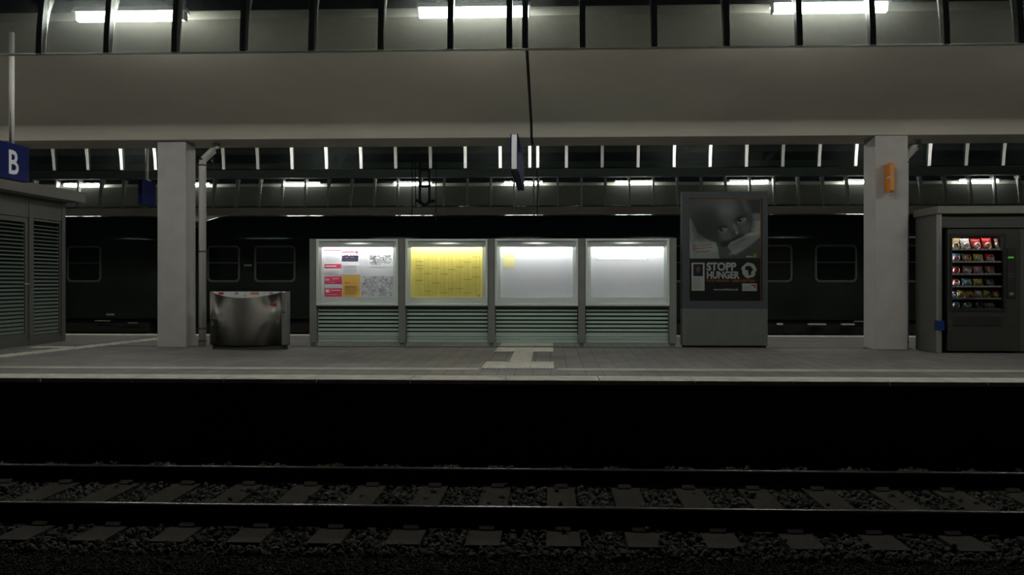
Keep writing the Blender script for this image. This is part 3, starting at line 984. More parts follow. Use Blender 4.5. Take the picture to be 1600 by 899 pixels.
# yellow timetable
c_ = sh(1, 0.0, 1.0, 0.0, 1.0)
o = sheet_thing('timetable', 'large yellow departure timetable with ruled columns', 'timetable', 'yellowpaper', c_[0] - 0.03, c_[1] + 0.03, c_[2] - 0.02, c_[3] + 0.03, ())
mv, mh, mf = MB(), MB(), MB()
yy = YB - 0.0036
x0, x1, z0, z1 = c_
wx, wz = x1 - x0, z1 - z0
cols = [0.055, 0.175, 0.285, 0.40, 0.51, 0.62, 0.735, 0.85, 0.955]
for k, p in enumerate(cols):
    mv.box(x0 + p * wx - 0.0016, x0 + p * wx + 0.0016, yy - 0.0006, yy, z0 + 0.01, z0 + 0.86 * wz)
    if k < 8:
        mf.box(x0 + (p + 0.022) * wx, x0 + (p + 0.026) * wx, yy - 0.0006, yy, z0 + 0.02, z0 + 0.85 * wz)
for ci, zs in enumerate(((0.71, 0.63, 0.57, 0.33), (0.47, 0.12), (0.58, 0.28), (0.46, 0.08), (0.55, 0.16), (0.60, 0.17), (0.70, 0.35, 0.08), (0.80, 0.59, 0.40))):
    for zf in zs:
        mh.box(x0 + cols[ci] * wx, x0 + (cols[ci] + 0.10) * wx, yy - 0.0006, yy, z0 + zf * wz - 0.0035, z0 + zf * wz + 0.0035)
    z = 0.03
    while z < 0.84:
        mf.box(x0 + (cols[ci] + 0.035) * wx, x0 + (cols[ci] + 0.06 + 0.04 * random.random()) * wx, yy - 0.0005, yy, z0 + z * wz, z0 + (z + 0.008) * wz)
        z += 0.022
mh.box(x0 + 0.93 * wx, x0 + 0.95 * wx, yy - 0.0006, yy, z0 + 0.01, z0 + 0.03)
mv.build('column_rules', 'yellowmid', o); mh.build('route_bars', 'yellowink', o); mf.build('entries', 'yellowfaint', o)

c_ = sh(2, 0.03, 0.195, 0.10, 0.42)
sheet_thing('notice', 'small pale yellow sheet in the otherwise empty white case', 'notice', 'cream', *c_, [('inner_print', 'cream', 0.1, 0.9, 0.1, 0.9)])
c_ = sh(3, 0.09, 0.79, 0.10, 0.255)
o = sheet_thing('notice', 'white paper banner with a line of small print', 'notice', 'paper', *c_, ())
m = MB()
for k in range(9):
    x = c_[0] + (0.40 + 0.032 * k) * (c_[1] - c_[0])
    m.box(x, x + random.uniform(.008, .016), YB - 0.0045, YB - 0.0034, c_[2] + 0.03, c_[2] + 0.03 + random.uniform(.008, .022))
m.build('print', 'greyink', o)
for s in (0, 1):
    MB().tube([(c_[s], YB - 0.012, c_[2] + 0.004), (c_[s], YB - 0.002, c_[2] + 0.004)], 0.010, 8).build('pin', 'greyink', o)

# ------------------------------------------------------------------ poster stand
def poster_stand():
    x0, x1, y0, y1 = 2.07, 3.40, 14.56, 14.78
    t = thing('poster_stand', 'tall blue-grey poster stand right of the display cases', 'poster stand', ((x0 + x1) / 2, (y0 + y1) / 2, 0))
    box('plinth', 'black', t, x0 + 0.02, x1 - 0.02, y0 + 0.03, y1 - 0.03, 0, 0.03)
    box('base_panel', 'standbase', t, x0, x1, y0, y1, 0.03, 0.615, bevel=0.008)
    px0, px1, pz0, pz1 = 2.185, 3.315, 0.735, 2.345
    m = MB()
    m.box(x0, x1, y0 + 0.02, y1, 0.62, 2.45)
    m.build('cabinet', 'standframe', t)
    m = MB()
    m.box(x0, px0, y0, y0 + 0.02, 0.62, 2.45).box(px1, x1, y0, y0 + 0.02, 0.62, 2.45)
    m.box(px0, px1, y0, y0 + 0.02, 0.62, pz0).box(px0, px1, y0, y0 + 0.02, pz1, 2.45)
    m.build('frame', 'standframe', t)
    box('pane', 'clear', t, px0, px1, y0 + 0.002, y0 + 0.005, pz0, pz1)
    # the poster
    p = thing('poster', 'charity poster reading STOPP HUNGER with a grey child portrait', 'poster', ((px0 + px1) / 2, y0 + 0.018, pz0))
    yp = y0 + 0.017
    W_, H_ = px1 - px0, pz1 - pz0
    box('sheet', 'posterblack', p, px0, px1, yp, yp + 0.002, pz0, pz1)
    X = lambda u: px0 + (u - 1077) / 114 * W_
    Z = lambda v: pz1 - (v - 310) / 162 * H_
    m = MB()
    m.box(X(1080), X(1189.5), yp - 0.0012, yp, Z(311.3), Z(310.2)).box(X(1188.6), X(1189.6), yp - 0.0012, yp, Z(471), Z(311))
    m.build('orange_border', 'posterorange', p)
    # portrait as a printed field of tones
    nx, nz = 110, 92
    xs = np.linspace(0, 1, nx + 1); zs = np.linspace(0, 1, nz + 1)
    A, B = np.meshgrid(xs * 1000 + 45, zs * 845 + 85)     # working units: right, down
    def el(cx, cy, rx, ry, rot=0, soft=0.25):
        c, s = math.cos(rot), math.sin(rot)
        u = ((A - cx) * c + (B - cy) * s) / rx
        v = (-(A - cx) * s + (B - cy) * c) / ry
        d = np.sqrt(u * u + v * v)
        q = np.clip((1 - d) / soft + 0.5, 0, 1)
        return q * q * (3 - 2 * q)
    def poly(pts, soft=22):
        pts = np.array(pts, float)
        inside = np.zeros(A.shape, bool); dist = np.full(A.shape, 1e9)
        n = len(pts)
        for i in range(n):
            x1_, y1_ = pts[i]; x2_, y2_ = pts[(i + 1) % n]
            cond = ((y1_ > B) != (y2_ > B)) & (A < (x2_ - x1_) * (B - y1_) / (y2_ - y1_ + 1e-9) + x1_)
            inside ^= cond
            L2 = (x2_ - x1_) ** 2 + (y2_ - y1_) ** 2
            tt = np.clip(((A - x1_) * (x2_ - x1_) + (B - y1_) * (y2_ - y1_)) / L2, 0, 1)
            dist = np.minimum(dist, np.hypot(A - x1_ - tt * (x2_ - x1_), B - y1_ - tt * (y2_ - y1_)))
        sd = np.where(inside, dist, -dist)
        q = np.clip(sd / soft + 0.5, 0, 1)
        return q * q * (3 - 2 * q)
    T = np.full(A.shape, 0.085)
    def mixin(mask, v, k=1.0):
        nonlocal T
        T = T * (1 - mask * k) + v * mask * k
    # cloth around the head
    mixin(poly([(40, 345), (90, 360), (150, 560), (260, 640), (420, 700), (470, 940), (40, 940)]), 0.36)
    mixin(el(95, 640, 30, 230, -0.12, .8), 0.20, .7)
    mixin(el(60, 500, 22, 180, -0.25, .8), 0.5, .6)
    mixin(el(300, 760, 170, 60, 0.25, 1.0), 0.47, .8)
    mixin(el(180, 640, 60, 40, 0.5, 1.0), 0.25, .7)
    mixin(poly([(870, 285), (1045, 285), (1045, 400), (880, 410)]), 0.19)
    mixin(poly([(880, 400), (1045, 395), (1045, 560), (910, 540)]), 0.36)
    mixin(el(960, 460, 20, 70, .1, .9), 0.2, .6)
    mixin(poly([(860, 85), (1045, 85), (1045, 285), (930, 290)]), 0.035)
    mixin(poly([(900, 700), (1045, 610), (1045, 930), (680, 930)]), 0.10)
    mixin(poly([(430, 720), (620, 720), (660, 930), (480, 930)]), 0.11)
    # head
    mixin(el(500, 330, 460, 330, 0.35, .16), 0.062)
    mixin(poly([(60, 85), (860, 85), (920, 280), (900, 560), (700, 690), (540, 740), (300, 660), (150, 520), (50, 340)], 40), 0.070)
    mixin(el(570, 215, 120, 150, -0.2, 1.6), 0.22, .85)
    mixin(el(450, 130, 200, 70, 0, 1.6), 0.12, .6)
    mixin(el(830, 170, 30, 110, -0.4, 1.2), 0.15, .5)
    mixin(el(250, 470, 190, 200, 0.4, 1.4), 0.030, .8)
    mixin(el(640, 470, 60, 150, -0.5, 1.4), 0.13, .8)       # nose bridge
    mixin(el(690, 490, 28, 60, -0.5, 1.0), 0.24, .8)
    mixin(el(712, 562, 18, 22, 0, 1.0), 0.38, .9)
    mixin(el(650, 580, 40, 34, 0, 1.0), 0.025, .8)          # nostril
    mixin(el(575, 610, 90, 60, -0.2, 1.4), 0.17, .8)        # cheek
    mixin(el(830, 500, 80, 70, -0.6, 1.4), 0.17, .7)
    for cx, cy, r_ in ((505, 520, -0.12), (770, 385, -0.45)):
        mixin(el(cx - 10, cy - 30, 85, 34, r_, 1.0), 0.022, .8)     # lid crease
        mixin(el(cx + 12, cy + 4, 66, 30, r_, .5), 0.30, .9)
        mixin(el(cx - 8, cy - 6, 38, 34, r_, .4), 0.012, 1)
        mixin(el(cx + 8, cy - 8, 8, 9, 0, .6), 0.55, 1)
        mixin(el(cx + 20, cy + 50, 70, 18, r_, 1.2), 0.20, .5)
    mixin(el(690, 670, 130, 42, -0.55, 1.0), 0.025, .9)     # mouth in shade
    mixin(el(560, 720, 90, 40, -0.2, 1.0), 0.020, .8)
    # light cloth held to the mouth
    mixin(poly([(580, 760), (620, 700), (820, 610), (880, 575), (1045, 545), (1045, 620), (930, 720), (800, 820), (690, 885), (640, 850)]), 0.30)
    mixin(el(940, 580, 110, 26, -0.2, .8), 0.50, .8)
    mixin(el(760, 690, 150, 26, -0.5, .9), 0.20, .7)
    mixin(el(700, 830, 100, 24, -0.45, .8), 0.42, .7)
    T = T * (1 + rng.normal(0, .04, T.shape))
    me = bpy.data.meshes.new('portrait')
    vx = X(1077.3) + xs * (X(1188.4) - X(1077.3)); vz = Z(311.4) + zs * (Z(405) - Z(311.4))
    VV = [(a - p.location.x, yp - 0.0008 - p.location.y, b - p.location.z) for b in vz for a in vx]
    FF = [(j * (nx + 1) + i, (j + 1) * (nx + 1) + i, (j + 1) * (nx + 1) + i + 1, j * (nx + 1) + i + 1) for j in range(nz) for i in range(nx)]
    me.from_pydata(VV, [], FF)
    ca = me.color_attributes.new('print', 'FLOAT_COLOR', 'POINT')
    t_ = np.clip(T.ravel(), 0.005, 1) * 1.4
    ca.data.foreach_set('color', np.stack([t_ * 0.97, t_, t_ * 0.97, np.ones_like(t_)], 1).ravel())
    me.materials.append(M['print'])
    po = bpy.data.objects.new('portrait', me); C.objects.link(po); po.parent = p
    # red handwriting on the cloth, too small to read
    m = MB()
    for (ua, ub, va, n) in ((1082, 1112, 385.5, 9), (1081, 1114, 390, 10), (1087, 1109, 395, 6)):
        for k in range(n):
            u = ua + (ub - ua) * (k + .1) / n; v = va - (u - ua) * 0.09
            m.box(X(u), X(u + (ub - ua) / n * .62), yp - 0.0016, yp - 0.0009, Z(v + 1.1), Z(v - 0.9))
    m.build('handwriting', 'postermark', p)
    text('headline', 'STOPP', 0.170, 'posterwhite', p, (X(1103.8), yp - 0.001, Z(423.6)), bold=0.0075, sx=0.93)
    text('headline', 'HUNGER', 0.150, 'posterwhite', p, (X(1103.8), yp - 0.001, Z(436.3)), bold=0.0065, sx=0.83)
    text('slogan', 'PATE WERDEN - LEBEN RETTEN', 0.052, 'posterorange', p, (X(1104), yp - 0.001, Z(442)), bold=0.002, sx=1.0)
    text('web_address', 'www.worldvision.de', 0.050, 'posterwhite', p, (X(1115), yp - 0.001, Z(455.6)), bold=0.0015, sx=0.92)
    # white panel with a small portrait above lines of print
    pn = box('side_panel', 'posterwhite', p, X(1080.3), X(1100.8), yp - 0.0012, yp, Z(456), Z(411.6))
    box('small_picture', 'crowd', pn, X(1083), X(1098), yp - 0.002, yp - 0.0012, Z(433), Z(414))
    skin = MB().prism_y([(X(1090.8) + 0.036 * math.cos(a), Z(422) + 0.055 * math.sin(a)) for a in np.linspace(0, 2 * PI, 16, endpoint=False)], yp - 0.0026, yp - 0.002)
    skin.build('small_face', 'smallskin' if 'smallskin' in M else 'brownink', pn)
    m = MB()
    for k in range(8):
        m.box(X(1083), X(1097 - 3 * random.random()), yp - 0.0018, yp - 0.0012, Z(436.4 + 2.2 * k), Z(435.8 + 2.2 * k))
    m.build('small_print', 'greyink', pn)
    # globe with the outline of Africa
    cx, cz = X(1170.5), Z(423.8)
    blob = [(cx + (0.112 + 0.006 * math.sin(5 * a) + 0.005 * math.sin(9 * a + 1)) * math.cos(a), cz + (0.122 + 0.006 * math.cos(7 * a)) * math.sin(a)) for a in np.linspace(0, 2 * PI, 40, endpoint=False)]
    g = MB().prism_y(blob, yp - 0.0012, yp).build('globe_emblem', 'posterwhite', p)
    af = [(-0.045, 0.062), (-0.01, 0.072), (0.03, 0.062), (0.045, 0.03), (0.066, 0.02), (0.05, -0.01), (0.035, -0.03), (0.032, -0.06), (0.012, -0.085), (-0.004, -0.075), (-0.012, -0.03), (-0.014, 0.0), (-0.045, 0.002), (-0.064, 0.02), (-0.06, 0.042)]
    MB().prism_y([(cx + a, cz + b) for a, b in af], yp - 0.0018, yp - 0.0012).build('africa_outline', 'posterblack', g)
    # sponsor box with an orange corner
    lg = box('logo_box', 'posterwhite', p, X(1159.8), X(1182.8), yp - 0.0012, yp, Z(456.5), Z(444.5))
    MB().prism_y([(X(1171.5), Z(446.2)), (X(1181.5), Z(446.4)), (X(1181), Z(452.8)), (X(1178), Z(449.6))], yp - 0.0018, yp - 0.0012).build('orange_star', 'posterorange', lg)
    m = MB()
    for k in range(3):
        m.box(X(1162), X(1173 - k), yp - 0.0018, yp - 0.0012, Z(450.6 + 1.6 * k), Z(450.0 + 1.6 * k))
    m.build('logo_print', 'palegrey', lg)
    box('gold_seal', 'postergold', p, X(1177.5), X(1182.5), yp - 0.002, yp - 0.001, Z(403.5), Z(397.5))
    box('seal_print', 'posterwhite', p, X(1166), X(1176.5), yp - 0.002, yp - 0.001, Z(403), Z(401))
M['smallskin'] = mat('small picture skin', (0.22, 0.12, 0.08), 0.6)
poster_stand()

# ------------------------------------------------------------------ waiting room at the left
def waiting_room():
    xw, y0, y1 = -8.47, 12.3, 15.72
    xl = -10.9
    t = thing('waiting_room', 'glazed waiting room with frosted stripes and flat roof at the left', 'waiting room', (xl / 2 + xw / 2, (y0 + y1) / 2, 0))
    box('roof_slab', 'kioskroof', t, xl - 0.2, xw + 0.30, y0 - 0.35, y1 + 0.15, 2.42, 2.60, bevel=0.01)
    box('header', 'kioskframe', t, xw - 0.06, xw + 0.01, y0, y1, 2.08, 2.42)
    box('sill_rail', 'kioskframe', t, xw - 0.06, xw + 0.012, y0, y1, 0.0, 0.10)
    box('back_wall', 'kioskin', t, xl, xl + 0.08, y0, y1, 0, 2.42)
    box('rear_wall', 'kioskin', t, xl + 0.08, xw - 0.10, y1 - 0.08, y1, 0, 2.42)
    box('front_glass', 'clearband', t, xl + 0.08, xw - 0.10, y0, y0 + 0.01, 0.1, 2.42)
    for y, wd in ((y0 + 0.05, 0.05), (14.66, 0.06), (y1 - 0.06, 0.06)):
        box('frame_post', 'kioskframe', t, xw - 0.07, xw + 0.02, y - wd, y + wd, 0.0, 2.42, bevel=0.006)
    # door leaf and side light, both with frosted bands
    for nm_, ya, yb, fr in (('door', 13.35, 14.59, 0.075), ('side_light', 14.73, 15.59, 0.03), ('side_light', y0 + 0.11, 13.34, 0.03)):
        d = MB()
        d.box(xw - 0.045, xw, ya, ya + fr, 0.10, 2.07).box(xw - 0.045, xw, yb - fr, yb, 0.10, 2.07)
        d.box(xw - 0.045, xw, ya + fr, yb - fr, 2.07 - fr, 2.07).box(xw - 0.045, xw, ya + fr, yb - fr, 0.10, 0.12 + fr)
        d = d.build(nm_, 'kioskframe', t)
        box('pane', 'clearband', d, xw - 0.03, xw - 0.022, ya + fr, yb - fr, 0.12 + fr, 2.07 - fr)
        z = 0.13 + fr
        while z < 2.07 - fr - 0.03:
            q = (z - 0.15) / 1.85
            th_ = 0.046 - 0.032 * min(1, max(0, q))
            box('frosted_band', 'frostdim', d, xw - 0.021, xw - 0.017, ya + fr + 0.004, yb - fr - 0.004, z, z + th_)
            z += 0.062
        if nm_ == 'door':
            h = MB()
            h.tube([(xw, 14.53, 1.0), (xw + 0.05, 14.53, 1.0), (xw + 0.05, 14.40, 1.0)], 0.011, 8)
            h.build('handle', 'chrome', d, smooth=True)
    # bench inside
    box('bench_seat', 'kioskframe', t, xl + 0.2, xl + 0.65, y0 + 0.6, y1 - 0.6, 0.42, 0.46)
    box('bench_support', 'kioskin', t, xl + 0.3, xl + 0.5, y0 + 0.9, y1 - 0.9, 0, 0.42)
waiting_room()

# ------------------------------------------------------------------ snack machine in its shelter
def snack_machine():
    x0, xr, yf, yb = 5.62, 8.3, 13.60, 14.42
    sh_ = thing('machine_shelter', 'grey metal shelter with slab roof around the snack machine', 'shelter', ((x0 + xr) / 2, 14.0, 0))
    box('side_wall', 'shelterside', sh_, x0, x0 + 0.03, yf + 0.06, yb, 0, 2.02)
    box('back_wall', 'shelterside', sh_, x0 + 0.03, xr, yb - 0.03, yb, 0, 2.02)
    box('roof_slab', 'shelterroof', sh_, x0 - 0.03, xr, yf - 0.06, yb + 0.02, 2.02, 2.13, bevel=0.008)
    p = box('corner_post', 'chrome', sh_, x0 - 0.005, x0 + 0.045, yf - 0.03, yf + 0.055, 0, 2.02, bevel=0.008)
    s = box('post_sleeve', 'blue', sh_, x0 - 0.03, x0 + 0.07, yf - 0.055, yf + 0.06, 0.33, 0.47)
    box('header', 'vendbody', sh_, x0 + 0.05, xr, yf + 0.02, yf + 0.10, 1.82, 2.02)
    # the machine
    a, b = 5.76, 6.79
    t = thing('snack_machine', 'dark vending machine with lit glass front full of snacks', 'vending machine', ((a + b) / 2, 14.0, 0))
    wx0, wx1, wz0, wz1 = 5.825, 6.555, 0.635, 1.70
    yd = yf + 0.01
    m = MB()      # door ring round the window
    m.box(a, wx0, yd, yd + 0.05, 0.03, 1.80).box(wx1, b, yd, yd + 0.05, 0.03, 1.80)
    m.box(wx0, wx1, yd, yd + 0.05, 0.03, wz0).box(wx0, wx1, yd, yd + 0.05, wz1, 1.80)
    d = m.build('door', 'vend', t, bevel=0.004)
    m = MB()
    m.box(wx0 - 0.03, wx0, yd - 0.012, yd, wz0 - 0.03, wz1 + 0.03).box(wx1, wx1 + 0.03, yd - 0.012, yd, wz0 - 0.03, wz1 + 0.03)
    m.box(wx0, wx1, yd - 0.012, yd, wz0 - 0.03, wz0).box(wx0, wx1, yd - 0.012, yd, wz1, wz1 + 0.03)
    m.build('window_frame', 'black', d)
    box('window_pane', 'clear', d, wx0, wx1, yd + 0.01, yd + 0.015, wz0, wz1)
    box('delivery_flap', 'black', d, wx0 + 0.02, wx1 - 0.04, yd - 0.008, yd, 0.40, 0.53)
    pp = box('payment_panel', 'black', d, wx1 + 0.045, b - 0.06, yd - 0.015, yd, 0.80, 1.52)
    box('display', 'green', pp, wx1 + 0.055, wx1 + 0.135, yd - 0.018, yd - 0.015, 1.375, 1.398)
    box('coin_slot', 'shelterroof', pp, wx1 + 0.075, wx1 + 0.135, yd - 0.018, yd - 0.015, 0.84, 0.88)
    for k in range(6):
        box('key', 'vendbody', pp, wx1 + 0.06 + 0.03 * (k % 3), wx1 + 0.08 + 0.03 * (k % 3), yd - 0.018, yd - 0.015, 1.10 + 0.04 * (k // 3), 1.125 + 0.04 * (k // 3))
    m = MB()
    m.box(a, a + 0.03, yd + 0.05, yb - 0.06, 0.03, 1.80).box(b - 0.03, b, yd + 0.05, yb - 0.06, 0.03, 1.80)
    m.box(a + 0.03, b - 0.03, yd + 0.05, yb - 0.06, 1.77, 1.80).box(a + 0.03, b - 0.03, yd + 0.05, yb - 0.06, 0.03, 0.06)
    m.box(a + 0.03, b - 0.03, yb - 0.09, yb - 0.06, 0.06, 1.77)
    m.box(wx1 + 0.01, wx1 + 0.03, yd + 0.05, yb - 0.09, 0.06, 1.77)
    m.build('cabinet', 'vendin', t)
    for s_ in (a + 0.05, b - 0.12):
        box('foot', 'black', t, s_, s_ + 0.07, yf + 0.1, yb - 0.15, 0, 0.03)
    MB().tube([(wx0 + 0.08, yd + 0.075, 1.715), (wx1 - 0.08, yd + 0.075, 1.715)], 0.011, 8).build('light_tube', 'vendtube', t)
    for x_ in (wx0 - 0.014,):
        MB().tube([(x_, yd + 0.058, 0.70), (x_, yd + 0.058, 1.66)], 0.008, 8).build('light_tube', 'vendtube', t)  # hidden side tube, added to brighten the lower shelves
    # the plain panel right of the door
    box('side_panel', 'vendbody', t, b + 0.005, b + 0.45, yf + 0.02, yf + 0.06, 0.03, 1.80)
    # trays with coils and goods
    zrow = [1.515, 1.335, 1.155, 0.975, 0.80, 0.648]
    palette = {'straw': (0.62, 0.45, 0.20), 'rose': (0.62, 0.28, 0.26), 'red': (0.60, 0.03, 0.03), 'white': (0.66, 0.64, 0.60), 'yellow': (0.62, 0.50, 0.05),
               'blue': (0.10, 0.24, 0.48), 'green': (0.06, 0.25, 0.10), 'brown': (0.20, 0.09, 0.045), 'maroon': (0.26, 0.035, 0.05), 'grey': (0.28, 0.29, 0.30), 'pink': (0.50, 0.20, 0.26), 'black': (0.02, 0.02, 0.025), 'sky': (0.25, 0.42, 0.55), 'orange': (0.62, 0.22, 0.03), 'violet': (0.14, 0.08, 0.26)}
    for k, v in palette.items():
        M['pk_' + k] = mat('wrapper ' + k, v, 0.3)
    rows = [('top shelf', 0.150, 0.165, [('straw', 'brown'), ('white', 'rose'), ('red', 'white'), ('red', 'straw'), ('rose', 'straw')]),
            ('second shelf', 0.145, 0.120, [('sky', 'red'), ('brown', 'orange'), ('yellow', 'sky'), ('red', 'white')]),
            ('third shelf', 0.145, 0.120, [('maroon', 'red'), ('brown', 'white'), ('pink', 'grey'), ('brown', 'pink')]),
            ('fourth shelf', 0.145, 0.115, [('red', 'white'), ('sky', 'green'), ('yellow', 'brown'), ('black', 'grey')]),
            ('fifth shelf', 0.108, 0.120, [('violet', 'white'), ('yellow', 'brown'), ('orange', 'black'), ('white', 'brown'), ('yellow', 'black'), ('maroon', 'yellow')]),
            ('bottom shelf', 0.145, 0.085, [('blue', 'red'), ('green', 'white'), ('black', 'brown'), ('grey', 'green')])]
    ords = ['first', 'second', 'third', 'fourth', 'fifth', 'sixth']
    yg = yd + 0.11
    for (rn, wd, hh, items), zr in zip(rows, zrow):
        tr = box('tray', 'vendin', t, wx0, wx1, yd + 0.06, yb - 0.12, zr - 0.02, zr)
        box('price_rail', 'shelf', tr, wx0, wx1, yd + 0.052, yd + 0.06, zr - 0.022, zr + 0.004)
        m = MB()
        for k in range(12):
            x = wx0 + 0.03 + k * 0.058
            m.box(x, x + 0.03, yd + 0.050, yd + 0.052, zr - 0.016, zr)
        m.build('price_tags', 'label', tr)
        pitch = (wx1 - wx0 - 0.02) / (len(items) if rn in ('fifth shelf',) else 4.6 if rn == 'top shelf' else 4.3)
        for k, (c1, c2) in enumerate(items):
            xc = wx0 + 0.015 + pitch * (k + 0.5)
            if xc + 0.03 > wx1: xc = wx1 - 0.035
            w2 = min(pitch * 0.90, wd)
            if rn == 'top shelf' and k == 4: w2 = 0.06; 
            h2 = hh * random.uniform(0.88, 1.0)
            # pillow bag with crimped ends
            nx_, nz_ = 6, 8
            pm = MB()
            lean = random.uniform(-0.14, 0.14) * (0.5 if w2 < .1 else 1)
            for side in (-1, 1):
                for j in range(nz_ + 1):
                    for i in range(nx_ + 1):
                        u, v = i / nx_ * 2 - 1, j / nz_
                        bul = max(0.0, (1 - u * u)) ** .6 * max(0.0, 1 - (2 * v - 1) ** 2) ** .6 * 0.028 + 0.0015
                        px_ = xc + u * w2 / 2 * (1 - 0.06 * math.sin(PI * v)) + lean * v * h2
                        pm.v.append((px_, yg + side * bul + 0.03 * v, zr + 0.002 + v * h2 + 0.004 * math.sin(7 * u + k) * (v > .95)))
            nn = (nx_ + 1) * (nz_ + 1)
            for si in (0, 1):
                for j in range(nz_):
                    for i in range(nx_):
                        q = [si * nn + j * (nx_ + 1) + i, si * nn + j * (nx_ + 1) + i + 1, si * nn + (j + 1) * (nx_ + 1) + i + 1, si * nn + (j + 1) * (nx_ + 1) + i]
                        mi = 1 if (1 <= j <= 3 and 1 <= i <= 4 and (i + j + k) % 4) else 0
                        pm.face(q, mi)
            edge = [j * (nx_ + 1) for j in range(nz_ + 1)] + [nz_ * (nx_ + 1) + i for i in range(1, nx_ + 1)] + [j * (nx_ + 1) + nx_ for j in range(nz_ - 1, -1, -1)] + [i for i in range(nx_ - 1, 0, -1)]
            for e, g in zip(edge, edge[1:] + edge[:1]):
                pm.face([e, g, nn + g, nn + e])
            sn = pm.build('snack_packet', ['pk_' + c1, 'pk_' + c2], None, smooth=True)
            tag(sn, f'{c1} and {c2} snack packet, {ords[k]} from left on the {rn} of the machine', 'snack', 'snacks in the vending machine')
            # wire coil in front of it
            pts = []
            r_ = min(0.042, pitch * 0.36)
            for q in range(0, 37):
                an = q / 12 * 2 * PI
                pts.append((xc + r_ * math.sin(an), yd + 0.066 + 0.012 * q / 12 + 0.05 * (q > 18) * (q - 18) / 18 * 0, zr + 0.006 + r_ - r_ * math.cos(an)))
            MB().tube(pts, 0.0022, 4).build('coil', 'coil', tr)
snack_machine()

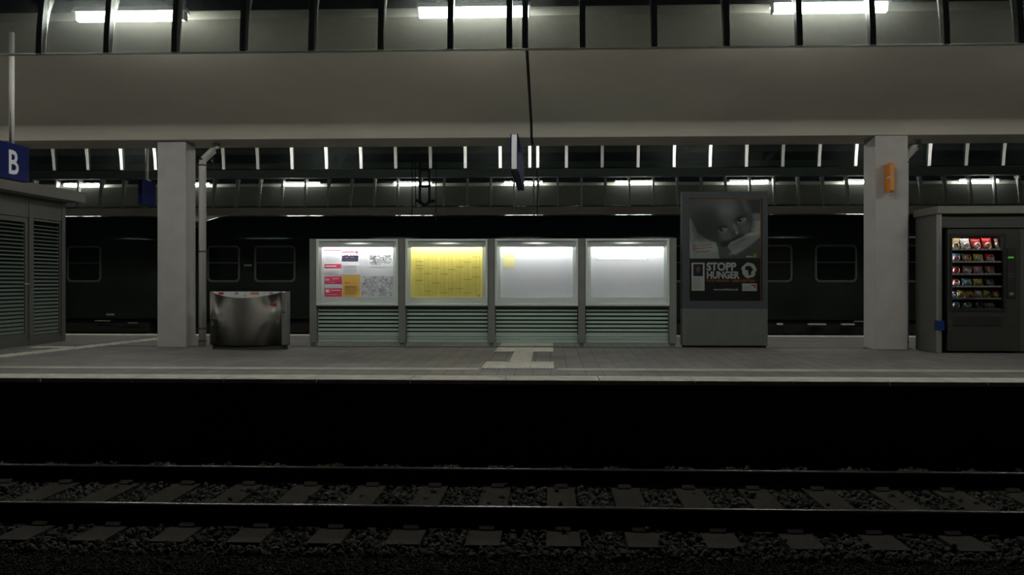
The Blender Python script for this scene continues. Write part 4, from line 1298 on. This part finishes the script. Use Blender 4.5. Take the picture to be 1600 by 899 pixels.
# ------------------------------------------------------------------ coaches on the far track
def coach(x0, x1, label, wins, plates):
    yc, hw = 24.2, 1.40
    t = thing('railway_coach', label, 'railway coach', ((x0 + x1) / 2, yc, -0.95), 'dark coaches behind the platform')
    zr = 2.79
    side = [(-hw, 0.10), (-hw - 0.0, 2.05)]
    def sec(k=1.0, top=0.0):
        pts = [(yc - hw, 0.10), (yc - hw, 2.10)]
        for q in np.linspace(0, PI, 17):
            pts.append((yc - hw * math.cos(q), 2.10 + (zr - 2.10) * math.sin(q)))
        pts += [(yc + hw, 2.10), (yc + hw, 0.10)]
        return pts
    MB().prism_x([(yc - hw, 0.10), (yc - hw, 2.10), (yc + hw, 2.10), (yc + hw, 0.10)], x0, x1).build('body', 'coach', t)
    # roof drops in a curve at either end
    n, L = 16, []
    xs_ = [x0 + 0.75 * (1 - math.cos(a)) for a in np.linspace(0, PI / 2, 7)] + [x1 - 0.75 * (1 - math.cos(a)) for a in np.linspace(PI / 2, 0, 7)]
    m = MB()
    for x in xs_:
        e = min(x - x0, x1 - x)
        k = 1.0 if e >= 0.75 else 0.35 + 0.65 * math.sqrt(max(0, 1 - (1 - e / 0.75) ** 2))
        for q in np.linspace(0, PI, n + 1):
            m.v.append((x, yc - (hw + 0.01) * math.cos(q), 2.09 + (zr - 2.09) * k * math.sin(q) ** 0.8))
    for i in range(len(xs_) - 1):
        for j in range(n):
            m.face([i * (n + 1) + j, i * (n + 1) + j + 1, (i + 1) * (n + 1) + j + 1, (i + 1) * (n + 1) + j])
    m.face(list(range(n + 1))); m.face([(len(xs_) - 1) * (n + 1) + j for j in range(n + 1)])
    m.build('roof', 'coachroof', t, smooth=True)
    box('underframe', 'underframe', t, x0 + 0.3, x1 - 0.3, yc - hw + 0.12, yc + hw - 0.12, -0.25, 0.10)
    yo = yc - hw
    def rr(xa, xb, za, zb_, r=0.12, n=5):
        pts = []
        for cx, cz, a0_ in ((xb - r, zb_ - r, 0), (xa + r, zb_ - r, PI / 2), (xa + r, za + r, PI), (xb - r, za + r, 1.5 * PI)):
            for q in np.linspace(a0_, a0_ + PI / 2, n):
                pts.append((cx + r * math.cos(q), cz + r * math.sin(q)))
        return pts
    for (a, b, za, zb_) in wins:
        o = rr(a, b, za, zb_); i_ = rr(a + 0.05, b - 0.05, za + 0.05, zb_ - 0.05, 0.08)
        m = MB()
        N = len(o)
        for pts, y in ((o, yo - 0.02), (i_, yo - 0.02), (o, yo), (i_, yo)):
            m.v += [(p[0], y, p[1]) for p in pts]
        for k in range(N):
            k2 = (k + 1) % N
            m.face([k, k2, N + k2, N + k]); m.face([k, 2 * N + k, 2 * N + k2, k2]); m.face([N + k, N + k2, 3 * N + k2, 3 * N + k])
        wn = m.build('window', 'winframe', t)
        MB().prism_y(i_, yo - 0.004, yo - 0.001).build('pane', 'winglass', wn)
        zm = za + (zb_ - za) * 0.53
        box('glazing_bar', 'winframe', wn, a + 0.05, b - 0.05, yo - 0.012, yo - 0.004, zm - 0.010, zm + 0.010)
    for (a, b, z0, z1, k) in plates:
        box('plate' if k == 'plate' else 'pale_bar', k, t, a, b, yo - 0.015 - (0.12 if k == 'step' else 0), yo, z0, z1)  # 'step' entries are added pale bars imitating bright glimpses below the coach
    # two bogies
    for bx in (x0 + 3.0, x1 - 3.0):
        b = box('bogie', 'underframe', t, bx - 1.6, bx + 1.6, yc - 1.0, yc + 1.0, -0.70, -0.26)
        for dx in (-1.25, 1.25):
            for s in (-1, 1):
                y = yc + s * 0.75
                MB().tube([(bx + dx, y - 0.06, -0.49), (bx + dx, y + 0.06, -0.49)], 0.46, 20).build('wheel', 'underframe', b)
    return t
W0, W1 = 1.02, 1.94
coach(-26.0, -9.85, 'dark coach ending behind the left column',
      [(-12.22, -11.33, W0, W1), (-14.3, -13.2, W0, W1), (-16.3, -15.2, W0, W1), (-18.3, -17.2, W0, W1)],
      [(-12.75, -12.55, 1.38, 1.43, 'plate'), (-12.75, -12.6, 1.5, 1.56, 'plate'), (-11.5, -11.1, 0.03, 0.06, 'plate'), (-10.65, -10.4, -0.02, 0.01, 'plate'), (-11.2, -11.0, 0.18, 0.23, 'plate')])
wl = [(-8.62, -7.78, W0, W1), (-7.42, -6.37, W0, W1)]
x = -5.4
while x < 3.5:
    wl.append((x, x + 1.05, W0, W1)); x += 1.62
wl += [(4.95, 5.92, W0, W1), (6.46, 7.48, W0, W1), (8.1, 9.1, W0, W1), (9.7, 10.7, W0, W1)]
coach(-9.15, 17.0, 'long dark green coach filling the view between the columns', wl,
      [(-7.68, -7.49, 1.42, 1.47, 'plate'), (-7.66, -7.5, 1.62, 1.78, 'coach'), (5.53, 5.66, -0.02, 0.02, 'step'), (6.28, 6.70, -0.02, 0.015, 'step'), (7.08, 7.38, -0.02, 0.015, 'step'), (7.4, 7.75, 0.05, 0.075, 'plate')])
# track under the coaches
t2 = thing('railway_track', 'track under the dark coaches behind the platform', 'railway track', (0, 24.2, -0.97))
for yc in (23.45, 24.95):
    MB().prism_x(rail_profile(yc), -26, 18).build('rail', 'railside', t2)
